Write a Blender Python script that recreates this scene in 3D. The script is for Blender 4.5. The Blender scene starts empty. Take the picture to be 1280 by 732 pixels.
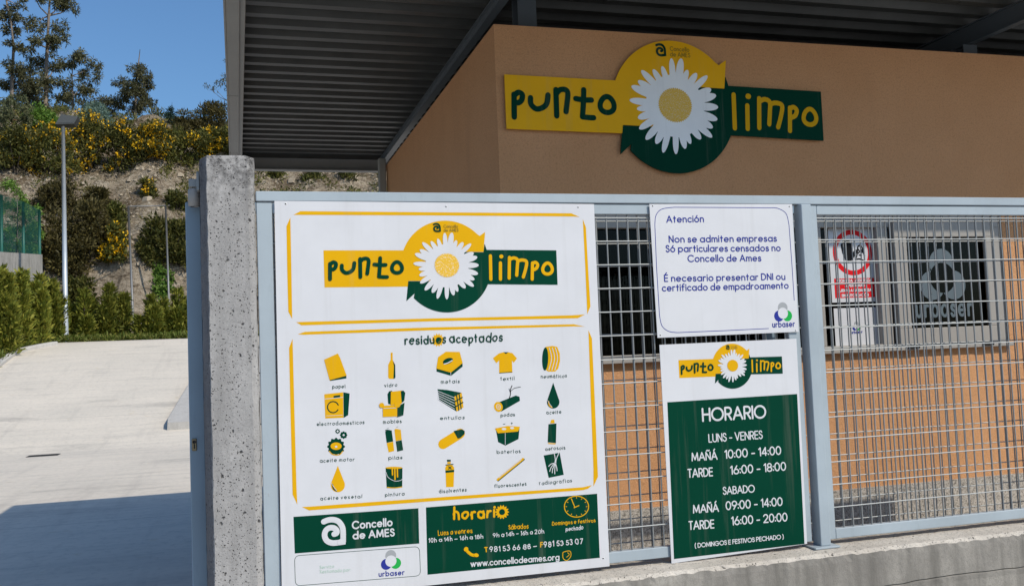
import bpy, math, random
import numpy as np
from mathutils import Vector, Matrix, noise
from mathutils.geometry import tessellate_polygon
rad = math.radians
sc = bpy.context.scene
col = sc.collection

# ------------------------------------------------------------------ camera
FPX, D, EYE = 1176.1, 4.5, 1.6
def _rot(y, p, r):
    fw = np.array([math.sin(y)*math.cos(p), math.cos(y)*math.cos(p), math.sin(p)])
    rt = np.array([math.cos(y), -math.sin(y), 0.0]); up = np.cross(rt, fw)
    return np.array([math.cos(r)*rt+math.sin(r)*up, math.sin(r)*rt-math.cos(r)*up, fw])
RM = _rot(rad(16.376), rad(3.479), rad(-2.2986))
CAM = np.array([0, -D, EYE])
cd = bpy.data.cameras.new('camera'); cam = bpy.data.objects.new('camera', cd); col.objects.link(cam)
cd.sensor_width = 36; cd.lens = FPX/1280*36; cd.clip_start = .05; cd.clip_end = 1000
m4 = Matrix.Identity(4)
for i in range(3):
    m4[i][0] = RM[0][i]; m4[i][1] = -RM[1][i]; m4[i][2] = -RM[2][i]; m4[i][3] = CAM[i]
cam.matrix_world = m4
sc.camera = cam
def ray(px, py): return RM.T @ np.array([(px-640)/FPX, (py-366)/FPX, 1.0])
def at(px, py, Y):
    d = ray(px, py); return CAM + d*(Y-CAM[1])/d[1]
def P(px, py, Y=0.0):
    q = at(px, py, Y); return (q[0], q[2])

# ------------------------------------------------------------------ sky, sun, exposure
SUNV = Vector((-3.29, 3.91, -4.83)).normalized()
el = math.asin(-SUNV.z); azim = math.atan2(-SUNV.x, -SUNV.y)      # direction towards the sun
w = bpy.data.worlds.new('World'); sc.world = w; w.use_nodes = True
nt = w.node_tree; bg = nt.nodes['Background']
sky = nt.nodes.new('ShaderNodeTexSky'); sky.sky_type = 'NISHITA'; sky.sun_disc = False
sky.sun_elevation = el; sky.sun_rotation = azim
sky.altitude = 200; sky.air_density = 1.25; sky.dust_density = 2.0; sky.ozone_density = 8
tint = nt.nodes.new('ShaderNodeMix'); tint.data_type = 'RGBA'; tint.blend_type = 'MULTIPLY'; tint.inputs[0].default_value = 1
tint.inputs[7].default_value = (.90, 1.03, 1.08, 1)          # deep polarised blue of the photograph
nt.links.new(sky.outputs[0], tint.inputs[6]); nt.links.new(tint.outputs[2], bg.inputs[0]); bg.inputs[1].default_value = .116
sd = bpy.data.lights.new('sun', 'SUN'); sun = bpy.data.objects.new('sun', sd); col.objects.link(sun)
sd.energy = 3.65; sd.angle = rad(.53); sd.color = (1, .925, .80)
sun.rotation_euler = SUNV.to_track_quat('-Z', 'Y').to_euler(); sun.location = (10, -15, 20)
sc.view_settings.view_transform = 'Standard'; sc.view_settings.look = 'None'
sc.view_settings.exposure = .10; sc.view_settings.gamma = 1
try: sc.view_settings.use_curve_mapping = False
except Exception: pass

# ------------------------------------------------------------------ materials
class N:
    def __init__(s, name):
        s.m = bpy.data.materials.new(name); s.m.use_nodes = True
        s.t = s.m.node_tree; s.b = s.t.nodes['Principled BSDF']
        s.co = None
    def new(s, t, **k):
        n = s.t.nodes.new(t)
        for a, v in k.items(): setattr(n, a, v)
        return n
    def link(s, a, b): s.t.links.new(a, b)
    def coord(s):
        if s.co is None:
            g = s.new('ShaderNodeNewGeometry'); s.co = g.outputs['Position']
        return s.co
    def mapped(s, scale):
        mp = s.new('ShaderNodeMapping'); mp.inputs['Scale'].default_value = scale
        s.link(s.coord(), mp.inputs['Vector']); return mp.outputs[0]
    def noise(s, scale, detail=6, rough=.6, vec=None, lac=2.0):
        n = s.new('ShaderNodeTexNoise'); n.inputs['Scale'].default_value = scale
        n.inputs['Detail'].default_value = detail; n.inputs['Roughness'].default_value = rough
        s.link(vec if vec is not None else s.coord(), n.inputs['Vector']); return n.outputs['Fac']
    def voro(s, scale, vec=None, feature='F1', out='Distance'):
        n = s.new('ShaderNodeTexVoronoi'); n.feature = feature; n.inputs['Scale'].default_value = scale
        s.link(vec if vec is not None else s.coord(), n.inputs['Vector']); return n.outputs[out]
    def ramp(s, fac, stops, interp='LINEAR'):
        n = s.new('ShaderNodeValToRGB'); e = n.color_ramp; e.interpolation = interp
        while len(e.elements) < len(stops): e.elements.new(.5)
        for x, (p, c) in zip(e.elements, stops):
            x.position = p; x.color = (c, c, c, 1) if isinstance(c, (int, float)) else (*c, 1)
        s.link(fac, n.inputs[0]); return n.outputs[0]
    def mix(s, fac, a, b, mode='MIX'):
        n = s.new('ShaderNodeMix', data_type='RGBA', blend_type=mode)
        for sock, v in ((n.inputs[0], fac), (n.inputs[6], a), (n.inputs[7], b)):
            if isinstance(v, (int, float)): sock.default_value = v
            elif isinstance(v, tuple): sock.default_value = (*v, 1)
            else: s.link(v, sock)
        return n.outputs[2]
    def math(s, op, a, b=0.0):
        n = s.new('ShaderNodeMath', operation=op)
        for sock, v in ((n.inputs[0], a), (n.inputs[1], b)):
            if isinstance(v, (int, float)): sock.default_value = v
            else: s.link(v, sock)
        return n.outputs[0]
    def sep(s):
        n = s.new('ShaderNodeSeparateXYZ'); s.link(s.coord(), n.inputs[0]); return n.outputs
    def bump(s, h, strength, dist):
        n = s.new('ShaderNodeBump'); n.inputs['Strength'].default_value = strength
        n.inputs['Distance'].default_value = dist; s.link(h, n.inputs['Height'])
        if s.b.inputs['Normal'].is_linked:
            s.link(s.b.inputs['Normal'].links[0].from_socket, n.inputs['Normal'])
        s.link(n.outputs[0], s.b.inputs['Normal'])
    def fin(s, color=None, rough=.6, metal=0.0, spec=.4):
        if color is not None:
            if isinstance(color, tuple): s.b.inputs['Base Color'].default_value = (*color, 1)
            else: s.link(color, s.b.inputs['Base Color'])
        if isinstance(rough, (int, float)): s.b.inputs['Roughness'].default_value = rough
        else: s.link(rough, s.b.inputs['Roughness'])
        s.b.inputs['Metallic'].default_value = metal
        s.b.inputs['Specular IOR Level'].default_value = spec
        return s.m
M = {}
def printed(name, c, rough=.35, var=.06):
    n = N(name); f = n.noise(3.5, 5)
    c2 = tuple(x*(1-var) for x in c)
    f2 = n.ramp(n.noise(45, 3), [(.66, 0), (.8, .25)])
    cc = n.mix(n.ramp(f, [(.35, 0), (.65, 1)]), c, c2)
    cc = n.mix(n.ramp(n.noise(1.0, 6, .65, n.mapped((16, 16, .7))), [(.55, 0), (.78, .16)]), cc, (.30, .28, .24))
    M[name] = n.fin(n.mix(f2, cc, tuple(x*.8+.02*(name=='white') for x in c)), rough, 0, .04)
printed('white', (.60, .60, .615), .33)
printed('yellow', (.67, .358, .006), .35)
printed('green', (.0008, .042, .023), .6)
printed('grey', (.33, .34, .35)); printed('blue', (.028, .04, .25)); printed('leaf_green', (.02, .36, .07))
printed('lifted_white', (.88, .88, .87), .3); printed('lifted_yellow', (.86, .44, .012), .3)  # lifted copies: skylight missing on the shaded wall sign put into the colour
printed('red', (.68, .015, .02)); printed('black', (.012, .012, .013)); printed('pale_green', (.42, .58, .46)); printed('brown_print', (.3, .2, .03))
def disc():
    n = N('daisy_disc')
    tc = n.new('ShaderNodeTexCoord'); v = n.voro(150, None); 
    M['disc'] = n.fin(n.mix(n.ramp(v, [(.60, 0), (.74, .5)]), (.70, .41, .02), (.72, .68, .58)), .4)
disc()
def stucco():
    n = N('stucco')
    a = n.noise(150, 3, .7); b = n.noise(1.3, 5); c = n.noise(26, 4)
    base = n.mix(n.ramp(b, [(.3, 0), (.7, 1)]), (.72, .385, .195), (.65, .34, .165))
    base = n.mix(n.ramp(a, [(.34, .4), (.52, 0)]), base, (.42, .18, .065))
    base = n.mix(n.ramp(n.noise(1.0, 5, .6, n.mapped((5, 5, .35))), [(.56, 0), (.8, .22)]), base, (.40, .22, .125))
    base = n.mix(n.ramp(n.noise(60, 4, .75), [(.33, .45), (.5, 0)]), base, (.40, .19, .085))
    n.bump(a, 1.0, .010); n.bump(c, .5, .010)
    M['stucco'] = n.fin(base, .95, 0, .15)
stucco()
def concrete(name, c1, c2, pits=True, streak=.5, scale=1.0, top_dirt=None):
    n = N(name)
    f = n.noise(2.6*scale, 8, .65); g = n.noise(38*scale, 5, .7); k = n.noise(170, 3, .7)
    st = n.noise(3.0, 6, .6, n.mapped((3.4, 3.4, .35)))
    base = n.mix(n.ramp(f, [(.3, 0), (.7, 1)]), c1, c2)
    base = n.mix(n.ramp(st, [(.42, 0), (.72, streak)]), base, tuple(x*.38 for x in c1))
    base = n.mix(n.ramp(g, [(.30, .5), (.5, 0)]), base, tuple(x*.5 for x in c1))
    base = n.mix(n.ramp(k, [(.36, .4), (.52, 0)]), base, tuple(x*.45 for x in c1))
    n.bump(g, .5, .006); n.bump(k, .5, .003)
    if pits:
        wv = n.new('ShaderNodeVectorMath', operation='ADD')
        nz = n.new('ShaderNodeTexNoise'); nz.inputs['Scale'].default_value = 30; n.link(n.coord(), nz.inputs['Vector'])
        sc_ = n.new('ShaderNodeVectorMath', operation='SCALE'); sc_.inputs['Scale'].default_value = .03
        n.link(nz.outputs['Color'], sc_.inputs[0]); n.link(n.coord(), wv.inputs[0]); n.link(sc_.outputs[0], wv.inputs[1])
        pit = None
        for s_, th, gate in ((22, .13, .45), (55, .18, .45), (110, .22, .5)):
            v = n.voro(s_, wv.outputs[0]); cr = n.voro(s_, wv.outputs[0], 'F1', 'Color')
            sp = n.new('ShaderNodeSeparateColor'); n.link(cr, sp.inputs[0])
            a = n.math('MULTIPLY', n.ramp(v, [(th*.7, 1), (th*1.25, 0)]), n.math('GREATER_THAN', sp.outputs[0], gate))
            pit = a if pit is None else n.math('MAXIMUM', pit, a)
        pit = n.math('MULTIPLY', pit, n.ramp(n.noise(5, 3, .6), [(.34, 0), (.46, 1)]))
        base = n.mix(n.math('MULTIPLY', pit, .88), base, (.025, .024, .025))
        n.bump(n.math('SUBTRACT', 1.0, pit), .8, .008)
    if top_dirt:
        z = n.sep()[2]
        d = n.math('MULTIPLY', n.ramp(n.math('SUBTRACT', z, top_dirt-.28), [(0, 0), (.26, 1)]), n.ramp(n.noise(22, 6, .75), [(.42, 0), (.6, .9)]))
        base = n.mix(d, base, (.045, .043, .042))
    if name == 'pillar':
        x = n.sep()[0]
        edge = n.math('LESS_THAN', n.math('ADD', x, n.math('MULTIPLY', n.noise(40, 4, .7), .016)), -.113)  # left chamfer darkened: grime plus the side's shade put into the colour
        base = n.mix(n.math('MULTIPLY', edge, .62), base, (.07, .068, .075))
    M[name] = n.fin(base, .92, 0, .2)
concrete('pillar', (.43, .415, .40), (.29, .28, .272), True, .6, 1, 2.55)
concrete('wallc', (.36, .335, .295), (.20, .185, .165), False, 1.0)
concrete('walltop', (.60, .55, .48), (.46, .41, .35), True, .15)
concrete('retain', (.36, .345, .32), (.27, .26, .24), False, .7, .4)
concrete('kerb', (.50, .48, .45), (.42, .40, .37), False, .2)
def paint(name, c, rough=.4, metal=0.0, var=.12):
    n = N(name); f = n.noise(2.2, 6); g = n.noise(28, 5, .7, n.mapped((1, 1, .25)))
    cc = n.mix(n.ramp(f, [(.3, 0), (.7, 1)]), c, tuple(x*(1-var) for x in c))
    cc = n.mix(n.ramp(g, [(.56, 0), (.8, .35)]), cc, tuple(x*.6 for x in c))
    if name in ('fence', 'gate', 'galv'): cc = n.mix(n.ramp(n.noise(13, 6, .8), [(.66, 0), (.74, .55)]), cc, (.20, .13, .08))
    M[name] = n.fin(cc, rough, metal, .4)
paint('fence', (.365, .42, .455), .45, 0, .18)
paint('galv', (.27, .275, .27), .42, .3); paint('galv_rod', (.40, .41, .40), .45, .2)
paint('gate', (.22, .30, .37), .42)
paint('steel', (.105, .125, .14), .45)
paint('fascia', (.30, .30, .275), .5)
paint('deck', (.075, .078, .072), .5, .1, .4)
paint('alu', (.34, .315, .285), .45); paint('alu_dark', (.30, .32, .33), .4)
paint('pole', (.42, .46, .50), .4, .3); paint('lamp', (.06, .065, .065), .5); paint('pipe', (.22, .22, .22), .5, .3)
paint('green_metal', (.012, .10, .075), .5); paint('iron', (.03, .028, .026), .6, .3); paint('brass', (.25, .2, .12), .4, .8)
paint('rubber', (.015, .015, .015), .6)
def granite(name, cs):
    n = N(name); v = n.noise(75, 3, .75); v2 = n.noise(160, 2, .8)
    c = n.ramp(v, [(.34, cs[0]), (.47, cs[1]), (.6, cs[2])])
    c = n.mix(n.ramp(v2, [(.35, .8), (.46, 0)]), c, tuple(x*.3 for x in cs[0]))
    M[name] = n.fin(c, .55, 0, .35)
granite('granite', ((.13, .115, .10), (.36, .33, .29), (.52, .48, .43)))
granite('granite_dark', ((.012, .014, .018), (.04, .045, .055), (.075, .08, .09)))
def driveway():
    n = N('driveway')
    f = n.noise(.35, 7, .6); g = n.noise(9, 6, .7); br = n.noise(1.0, 5, .7, n.mapped((.25, 3.0, 1)))
    base = n.mix(n.ramp(f, [(.3, 0), (.7, 1)]), (.64, .575, .485), (.56, .51, .435))
    base = n.mix(n.ramp(br, [(.46, 0), (.72, .4)]), base, (.42, .395, .35))
    base = n.mix(n.ramp(g, [(.34, .3), (.5, 0)]), base, (.3, .28, .25))
    base = n.mix(n.ramp(n.noise(1.7, 4, .75), [(.63, 0), (.72, .5)]), base, (.50, .41, .27))
    st = n.noise(.7, 6, .72, n.mapped((.5, 1.6, 1)))
    base = n.mix(n.ramp(st, [(.55, 0), (.72, .5)]), base, (.24, .225, .205))
    ty = n.noise(1.0, 4, .6, n.mapped((2.6, .12, 1)))
    base = n.mix(n.ramp(ty, [(.56, 0), (.72, .2)]), base, (.30, .275, .25))
    y = n.sep()[1]
    fr = n.math('ABSOLUTE', n.math('SUBTRACT', n.math('FRACT', n.math('DIVIDE', n.math('SUBTRACT', y, 2.2), 5.5)), .5))
    base = n.mix(n.math('MULTIPLY', n.math('LESS_THAN', fr, .003), .4), base, (.16, .15, .14))
    n.bump(g, .25, .01)
    M['driveway'] = n.fin(base, .9, 0, .2)
driveway()
def earth():
    n = N('hillside')
    f = n.noise(.45, 9, .7); g = n.noise(2.6, 8, .75); h = n.noise(.16, 5); k = n.noise(9, 5, .7)
    c = n.ramp(f, [(.34, (.10, .075, .045)), (.45, (.25, .19, .125)), (.54, (.45, .37, .265)), (.68, (.62, .54, .42))])
    c = n.mix(n.ramp(g, [(.36, .9), (.54, 0)]), c, (.085, .062, .04))
    c = n.mix(n.ramp(k, [(.38, .8), (.5, 0)]), c, (.09, .068, .042))
    c = n.mix(n.ramp(n.noise(5.5, 6, .75), [(.54, 0), (.64, .75)]), c, (.68, .60, .48))
    c = n.mix(n.ramp(n.noise(.8, 7, .75), [(.57, 0), (.66, .85)]), c, (.045, .055, .018))
    gn = n.new('ShaderNodeNewGeometry'); sp = n.new('ShaderNodeSeparateXYZ'); n.link(gn.outputs['True Normal'], sp.inputs[0])
    rk = n.ramp(n.noise(1.6, 9, .75, n.mapped((1, 1, 2.2))), [(.36, (.13, .10, .07)), (.46, (.36, .29, .21)), (.6, (.56, .47, .36))])
    c = n.mix(n.ramp(sp.outputs[2], [(.45, 1), (.62, 0)]), c, rk)
    n.bump(g, 1.0, .5); n.bump(k, .8, .12)
    M['hillside'] = n.fin(c, .97, 0, .1)
earth()
def simple(name, c, rough=.85):
    n = N(name); f = n.noise(1.5, 6)
    M[name] = n.fin(n.mix(f, c, tuple(x*.75 for x in c)), rough, 0, .2)
simple('pavement', (.60, .57, .53)); simple('interior', (.10, .095, .09)); simple('turf', (.05, .075, .02)); simple('dark_mesh', (.05, .05, .055))
def leaf(name, a, b, c, rough=.6, trans=.25):
    n = N(name); g = n.new('ShaderNodeNewGeometry')
    colr = n.ramp(g.outputs['Random Per Island'], [(0, a), (.5, b), (1, c)])
    oi = n.new('ShaderNodeObjectInfo')
    hv = n.new('ShaderNodeHueSaturation')
    n.link(colr, hv.inputs['Color']); n.link(n.math('ADD', .8, n.math('MULTIPLY', oi.outputs['Random'], .45)), hv.inputs['Value'])
    n.fin(hv.outputs[0], rough, 0, .25)
    tr = n.new('ShaderNodeBsdfTranslucent'); n.link(hv.outputs[0], tr.inputs['Color'])
    mx = n.new('ShaderNodeMixShader'); mx.inputs[0].default_value = trans
    out = n.t.nodes['Material Output']
    n.link(n.b.outputs[0], mx.inputs[1]); n.link(tr.outputs[0], mx.inputs[2]); n.link(mx.outputs[0], out.inputs[0])
    M[name] = n.m
leaf('thuja', (.085, .11, .014), (.165, .18, .024), (.28, .26, .04))
leaf('broom', (.038, .048, .010), (.085, .09, .018), (.17, .15, .035))
leaf('brown_broom', (.045, .040, .014), (.08, .065, .02), (.12, .10, .03))
leaf('euca', (.045, .05, .02), (.095, .095, .04), (.17, .16, .08))
leaf('euca_pale', (.07, .085, .035), (.12, .135, .06), (.19, .19, .09))
leaf('glaucous', (.10, .16, .12), (.15, .22, .17), (.2, .28, .22))
leaf('fresh', (.06, .13, .015), (.11, .20, .03), (.18, .28, .05))
leaf('spruce', (.012, .03, .018), (.022, .045, .026), (.04, .07, .04))
leaf('flower', (.50, .27, .004), (.66, .38, .006), (.78, .50, .01), .6, .15)
leaf('grass', (.06, .09, .012), (.10, .13, .02), (.2, .19, .05))
leaf('dry', (.16, .12, .06), (.26, .2, .11), (.36, .3, .18))
simple('bark', (.23, .19, .155)); simple('bark_dark', (.08, .065, .05)); simple('bark_red', (.25, .12, .07)); 
def glass():
    n = N('glass')
    tr = n.new('ShaderNodeBsdfTransparent'); tr.inputs[0].default_value = (.30, .33, .33, 1)
    gl = n.new('ShaderNodeBsdfGlossy'); gl.inputs['Roughness'].default_value = .015; gl.inputs['Color'].default_value = (.8, .85, .88, 1)
    fr = n.new('ShaderNodeFresnel'); fr.inputs[0].default_value = 1.22
    mx = n.new('ShaderNodeMixShader')
    n.link(fr.outputs[0], mx.inputs[0]); n.link(tr.outputs[0], mx.inputs[1]); n.link(gl.outputs[0], mx.inputs[2])
    n.link(mx.outputs[0], n.t.nodes['Material Output'].inputs[0]); M['glass'] = n.m
glass()
simple('frosted', (.125, .16, .18), .5); simple('stone', (.40, .335, .25), .95)

# ------------------------------------------------------------------ scene helpers
def tag(o, label=None, cat=None, group=None, kind=None):
    if label: o['label'] = label
    if cat: o['category'] = cat
    if group: o['group'] = group
    if kind: o['kind'] = kind
    return o
def thing(name, label, cat, loc=(0, 0, 0), group=None):
    o = bpy.data.objects.new(name, None); o.empty_display_size = .1; col.objects.link(o); o.location = loc
    return tag(o, label, cat, group)
def world_loc(o):
    v = Vector(o.location)
    while o.parent: o = o.parent; v += Vector(o.location)
    return v
class MB:
    def __init__(s): s.v = []; s.f = []; s.m = []; s.sm = []
    def add(s, vs, fs, mi=0, smooth=False):
        o = len(s.v); s.v += [tuple(map(float, p)) for p in vs]
        for f in fs: s.f.append(tuple(i+o for i in f)); s.m.append(mi); s.sm.append(smooth)
    def box(s, x0, x1, y0, y1, z0, z1, mi=0):
        v = [(x, y, z) for x in (x0, x1) for y in (y0, y1) for z in (z0, z1)]
        s.add(v, [(0,1,3,2),(4,6,7,5),(0,4,5,1),(2,3,7,6),(0,2,6,4),(1,5,7,3)], mi)
    def bbox(s, x0, x1, y0, y1, z0, z1, b=.004, mi=0):
        """box with chamfered edges"""
        xs, ys, zs = (x0, x1), (y0, y1), (z0, z1)
        vs = []; idx = {}
        for i in (0,1):
            for j in (0,1):
                for k in (0,1):
                    c = (xs[i], ys[j], zs[k]); sg = (1-2*i, 1-2*j, 1-2*k)
                    for ax in range(3):
                        p = [c[a] + (0 if a == ax else sg[a]*b) for a in range(3)]
                        idx[(i,j,k,ax)] = len(vs); vs.append(p)
        F = []
        for i in (0,1): F.append([idx[(i,j,k,0)] for j,k in ((0,0),(0,1),(1,1),(1,0))])
        for j in (0,1): F.append([idx[(i,j,k,1)] for i,k in ((0,0),(0,1),(1,1),(1,0))])
        for k in (0,1): F.append([idx[(i,j,k,2)] for i,j in ((0,0),(0,1),(1,1),(1,0))])
        for i in (0,1):
            for j in (0,1): F.append([idx[(i,j,0,0)], idx[(i,j,1,0)], idx[(i,j,1,1)], idx[(i,j,0,1)]])
        for i in (0,1):
            for k in (0,1): F.append([idx[(i,0,k,0)], idx[(i,1,k,0)], idx[(i,1,k,2)], idx[(i,0,k,2)]])
        for j in (0,1):
            for k in (0,1): F.append([idx[(0,j,k,1)], idx[(1,j,k,1)], idx[(1,j,k,2)], idx[(0,j,k,2)]])
        for i in (0,1):
            for j in (0,1):
                for k in (0,1): F.append([idx[(i,j,k,a)] for a in range(3)])
        s.add(vs, F, mi)
    def tube(s, pts, rads, n=8, mi=0, smooth=True, cap=True):
        pts = [Vector(p) for p in pts]
        if isinstance(rads, (int, float)): rads = [rads]*len(pts)
        vs = []; fs = []
        for i, p in enumerate(pts):
            d = (pts[min(i+1, len(pts)-1)] - pts[max(i-1, 0)]).normalized()
            a = d.cross(Vector((0, 0, 1)));
            if a.length < .01: a = d.cross(Vector((0, 1, 0)))
            a.normalize(); b = d.cross(a)
            for k in range(n):
                t = 2*math.pi*k/n; vs.append(p + (a*math.cos(t)+b*math.sin(t))*rads[i])
        for i in range(len(pts)-1):
            for k in range(n):
                k2 = (k+1) % n; fs.append((i*n+k, i*n+k2, (i+1)*n+k2, (i+1)*n+k))
        if cap: fs.append(tuple(range(n))); fs.append(tuple((len(pts)-1)*n+k for k in reversed(range(n))))
        s.add(vs, fs, mi, smooth)
    def build(s, name, mats, parent=None, label=None):
        me = bpy.data.meshes.new(name)
        off = world_loc(parent) if parent else Vector((0, 0, 0))
        me.from_pydata([(x-off.x, y-off.y, z-off.z) for x, y, z in s.v], [], s.f)
        if not isinstance(mats, (list, tuple)): mats = [mats]
        for m in mats: me.materials.append(M[m] if isinstance(m, str) else m)
        me.polygons.foreach_set('material_index', s.m); me.polygons.foreach_set('use_smooth', s.sm)
        me.update()
        o = bpy.data.objects.new(name, me); col.objects.link(o)
        if parent: o.parent = parent
        if label: o['label'] = label
        return o

# ------------------------------------------------------------------ flat graphics: polygons and brush strokes on a vertical sheet
ART_MATS = ['white', 'yellow', 'green', 'grey', 'blue', 'leaf_green', 'red', 'black', 'pale_green', 'brown_print', 'disc', 'frosted', 'lifted_white', 'lifted_yellow']
def catmull(pts, n=6, closed=False):
    if len(pts) < 3: return list(pts)
    out = []; L = len(pts)
    rng = range(L if closed else L-1)
    for i in rng:
        g = (lambda k: pts[k % L]) if closed else (lambda k: pts[max(0, min(L-1, k))])
        p0, p1, p2, p3 = g(i-1), g(i), g(i+1), g(i+2)
        for j in range(n):
            t = j/n
            out.append(tuple(.5*((2*p1[a]) + (-p0[a]+p2[a])*t + (2*p0[a]-5*p1[a]+4*p2[a]-p3[a])*t*t + (-p0[a]+3*p1[a]-3*p2[a]+p3[a])*t**3) for a in (0, 1)))
    if not closed: out.append(tuple(pts[-1]))
    return out
STEP = .0005
class Art:
    """graphics on the plane y = Y, in (x, z) metres"""
    def __init__(s, Y, tf=None): s.Y = Y; s.mb = MB(); s.tf = tf or (lambda p: p); s.used = []
    def mi(s, m):
        if m not in s.used: s.used.append(m)
        return s.used.index(m)
    def poly(s, pts, mat, layer=1, holes=()):
        loops = [[s.tf(p) for p in lp] for lp in [pts, *holes]]
        flat = [p for lp in loops for p in lp]
        tris = tessellate_polygon([[Vector((p[0], p[1], 0)) for p in lp] for lp in loops])
        y = s.Y - layer*STEP
        vs = [(p[0], y, p[1]) for p in flat]; fs = []
        for a, b, c in tris:
            A, B, C = flat[a], flat[b], flat[c]
            cr = (B[0]-A[0])*(C[1]-A[1])-(B[1]-A[1])*(C[0]-A[0])
            if abs(cr) < 1e-12: continue
            fs.append((a, b, c) if cr > 0 else (a, c, b))
        s.mb.add(vs, fs, s.mi(mat))
    def ell(s, c, rx, ry, mat, layer=1, rot=0, n=28, hole=None):
        def ring(rx, ry):
            o = []
            for k in range(n):
                t = 2*math.pi*k/n; x, y = rx*math.cos(t), ry*math.sin(t)
                o.append((c[0]+x*math.cos(rot)-y*math.sin(rot), c[1]+x*math.sin(rot)+y*math.cos(rot)))
            return o
        s.poly(ring(rx, ry), mat, layer, [ring(*hole)] if hole else ())
    def stroke(s, pts, wd, mat, layer=1, closed=False, smooth=True, taper=None):
        """wd is in metres; ridge keeps crossings from lying in one plane"""
        if smooth and len(pts) > 2: pts = catmull(pts, 5, closed)
        q = []
        for p in (s.tf(p) for p in pts):
            if not q or math.hypot(p[0]-q[-1][0], p[1]-q[-1][1]) > 1e-6: q.append(p)
        if len(q) < 2: return
        y0 = s.Y - layer*STEP; dd = min(.0004, wd*.1); L = len(q); vs = []; fs = []
        for i, p in enumerate(q):
            a = q[(i-1) % L] if (closed or i > 0) else p; b = q[(i+1) % L] if (closed or i < L-1) else p
            dx, dz = b[0]-a[0], b[1]-a[1]; l = math.hypot(dx, dz) or 1; nx, nz = -dz/l, dx/l
            h = wd/2*(taper(i/(L-1)) if taper else 1)
            vs += [(p[0]+nx*h, y0, p[1]+nz*h), (p[0], y0-dd, p[1]), (p[0]-nx*h, y0, p[1]-nz*h)]
        for i in range(L if closed else L-1):
            a, b = 3*i, 3*((i+1) % L)
            fs += [(a, a+1, b+1, b), (a+1, a+2, b+2, b+1)]
        if not closed:
            for i, sg in ((0, -1), (L-1, 1)):
                a = q[0] if i == 0 else q[L-2]; b = q[1] if i == 0 else q[L-1]
                t0 = math.atan2(b[1]-a[1], b[0]-a[0]); h = wd/2*(taper(i/(L-1)) if taper else 1)
                st = len(vs); p = q[i]
                for k in range(1, 6):
                    t = t0 + math.pi/2 - math.pi*k/6*(1 if i else -1)
                    vs.append((p[0]+h*math.cos(t), y0, p[1]+h*math.sin(t)))
                chain = [3*i] + list(range(st, st+5)) + [3*i+2]
                for u, v in zip(chain, chain[1:]): fs.append((3*i+1, u, v) if i == 0 else (3*i+1, v, u))
        s.mb.add(vs, fs, s.mi(mat))
    def build(s, name, parent, label=None):
        if not s.mb.v: return None
        return s.mb.build(name, list(s.used), parent, label)

# ------------------------------------------------------------------ single-line alphabet (cap height 1)
def arc(cx, cy, rx, ry, a0, a1, n=14):
    return [(cx+rx*math.cos(rad(a0+(a1-a0)*i/n)), cy+ry*math.sin(rad(a0+(a1-a0)*i/n))) for i in range(n+1)]
def circ(cx, cy, rx, ry): return ('c', arc(cx, cy, rx, ry, 0, 345, 23))
def ln(*p): return [('l', [p[i], p[i+1]]) for i in range(len(p)-1)]
def cv(*p): return [('s', list(p))]
XH = .64; r_ = XH/2
G = {}
def bowl(x): return [circ(r_+x, r_, r_, r_)]
G['a'] = bowl(0)+ln((XH, XH), (XH, 0)); G['b'] = bowl(0)+ln((0, 1.05), (0, 0)); G['d'] = bowl(0)+ln((XH, 1.05), (XH, 0))
G['c'] = [('l', arc(r_, r_, r_, r_, 48, 312))]; G['o'] = bowl(0)
G['e'] = [('l', arc(r_, r_, r_, r_, 0, 312))]+ln((.02, r_), (XH, r_))
G['f'] = [('l', [(.14, 0), (.14, .8)]+arc(.34, .82, .2, .22, 180, 75, 8))]+ln((0, XH), (.36, XH))
G['g'] = bowl(0)+[('l', [(XH, XH), (XH, -.02)]+arc(r_, -.02, r_, .3, 0, -150, 10))]
G['h'] = ln((0, 1.05), (0, 0))+[('l', [(0, .34)]+arc(.25, .38, .25, .26, 180, 0, 10)+[(.5, 0)])]
G['n'] = ln((0, XH), (0, 0))+[('l', [(0, .34)]+arc(.25, .38, .25, .26, 180, 0, 10)+[(.5, 0)])]
G['i'] = ln((0, XH), (0, 0))+[('d', [(0, .9)])]
G['l'] = ln((0, 1.05), (0, 0))
G['m'] = ln((0, XH), (0, 0))+[('l', [(0, .4)]+arc(.2, .43, .2, .21, 180, 0, 10)+[(.4, 0)]), ('l', [(.4, .4)]+arc(.6, .43, .2, .21, 180, 0, 10)+[(.8, 0)])]
G['p'] = bowl(0)+ln((0, XH), (0, -.34)); G['q'] = bowl(0)+ln((XH, XH), (XH, -.34))
G['r'] = ln((0, XH), (0, 0))+[('l', [(0, .36)]+arc(.24, .38, .24, .26, 180, 65, 8))]
G['s'] = cv((.40, .53), (.30, .63), (.15, .63), (.05, .52), (.10, .38), (.25, .32), (.40, .24), (.43, .11), (.32, .01), (.14, .0), (.02, .12))
G['t'] = ln((.16, .92), (.16, 0), )+ln((0, XH), (.34, XH))
G['u'] = [('l', [(0, XH)]+arc(.25, .26, .25, .26, 180, 360, 10)+[(.5, XH)])]+ln((.5, .3), (.5, 0))
G['v'] = ln((0, XH), (.26, 0), (.52, XH)); G['w'] = ln((0, XH), (.22, 0), (.42, XH), (.62, 0), (.84, XH))
G['x'] = ln((0, XH), (.5, 0))+ln((0, 0), (.5, XH)); G['y'] = ln((0, XH), (.27, .02))+ln((.54, XH), (.17, -.34)); G['z'] = ln((0, XH), (.48, XH), (0, 0), (.5, 0))
G['A'] = ln((0, 0), (.4, 1), (.8, 0))+ln((.14, .32), (.66, .32))
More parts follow.
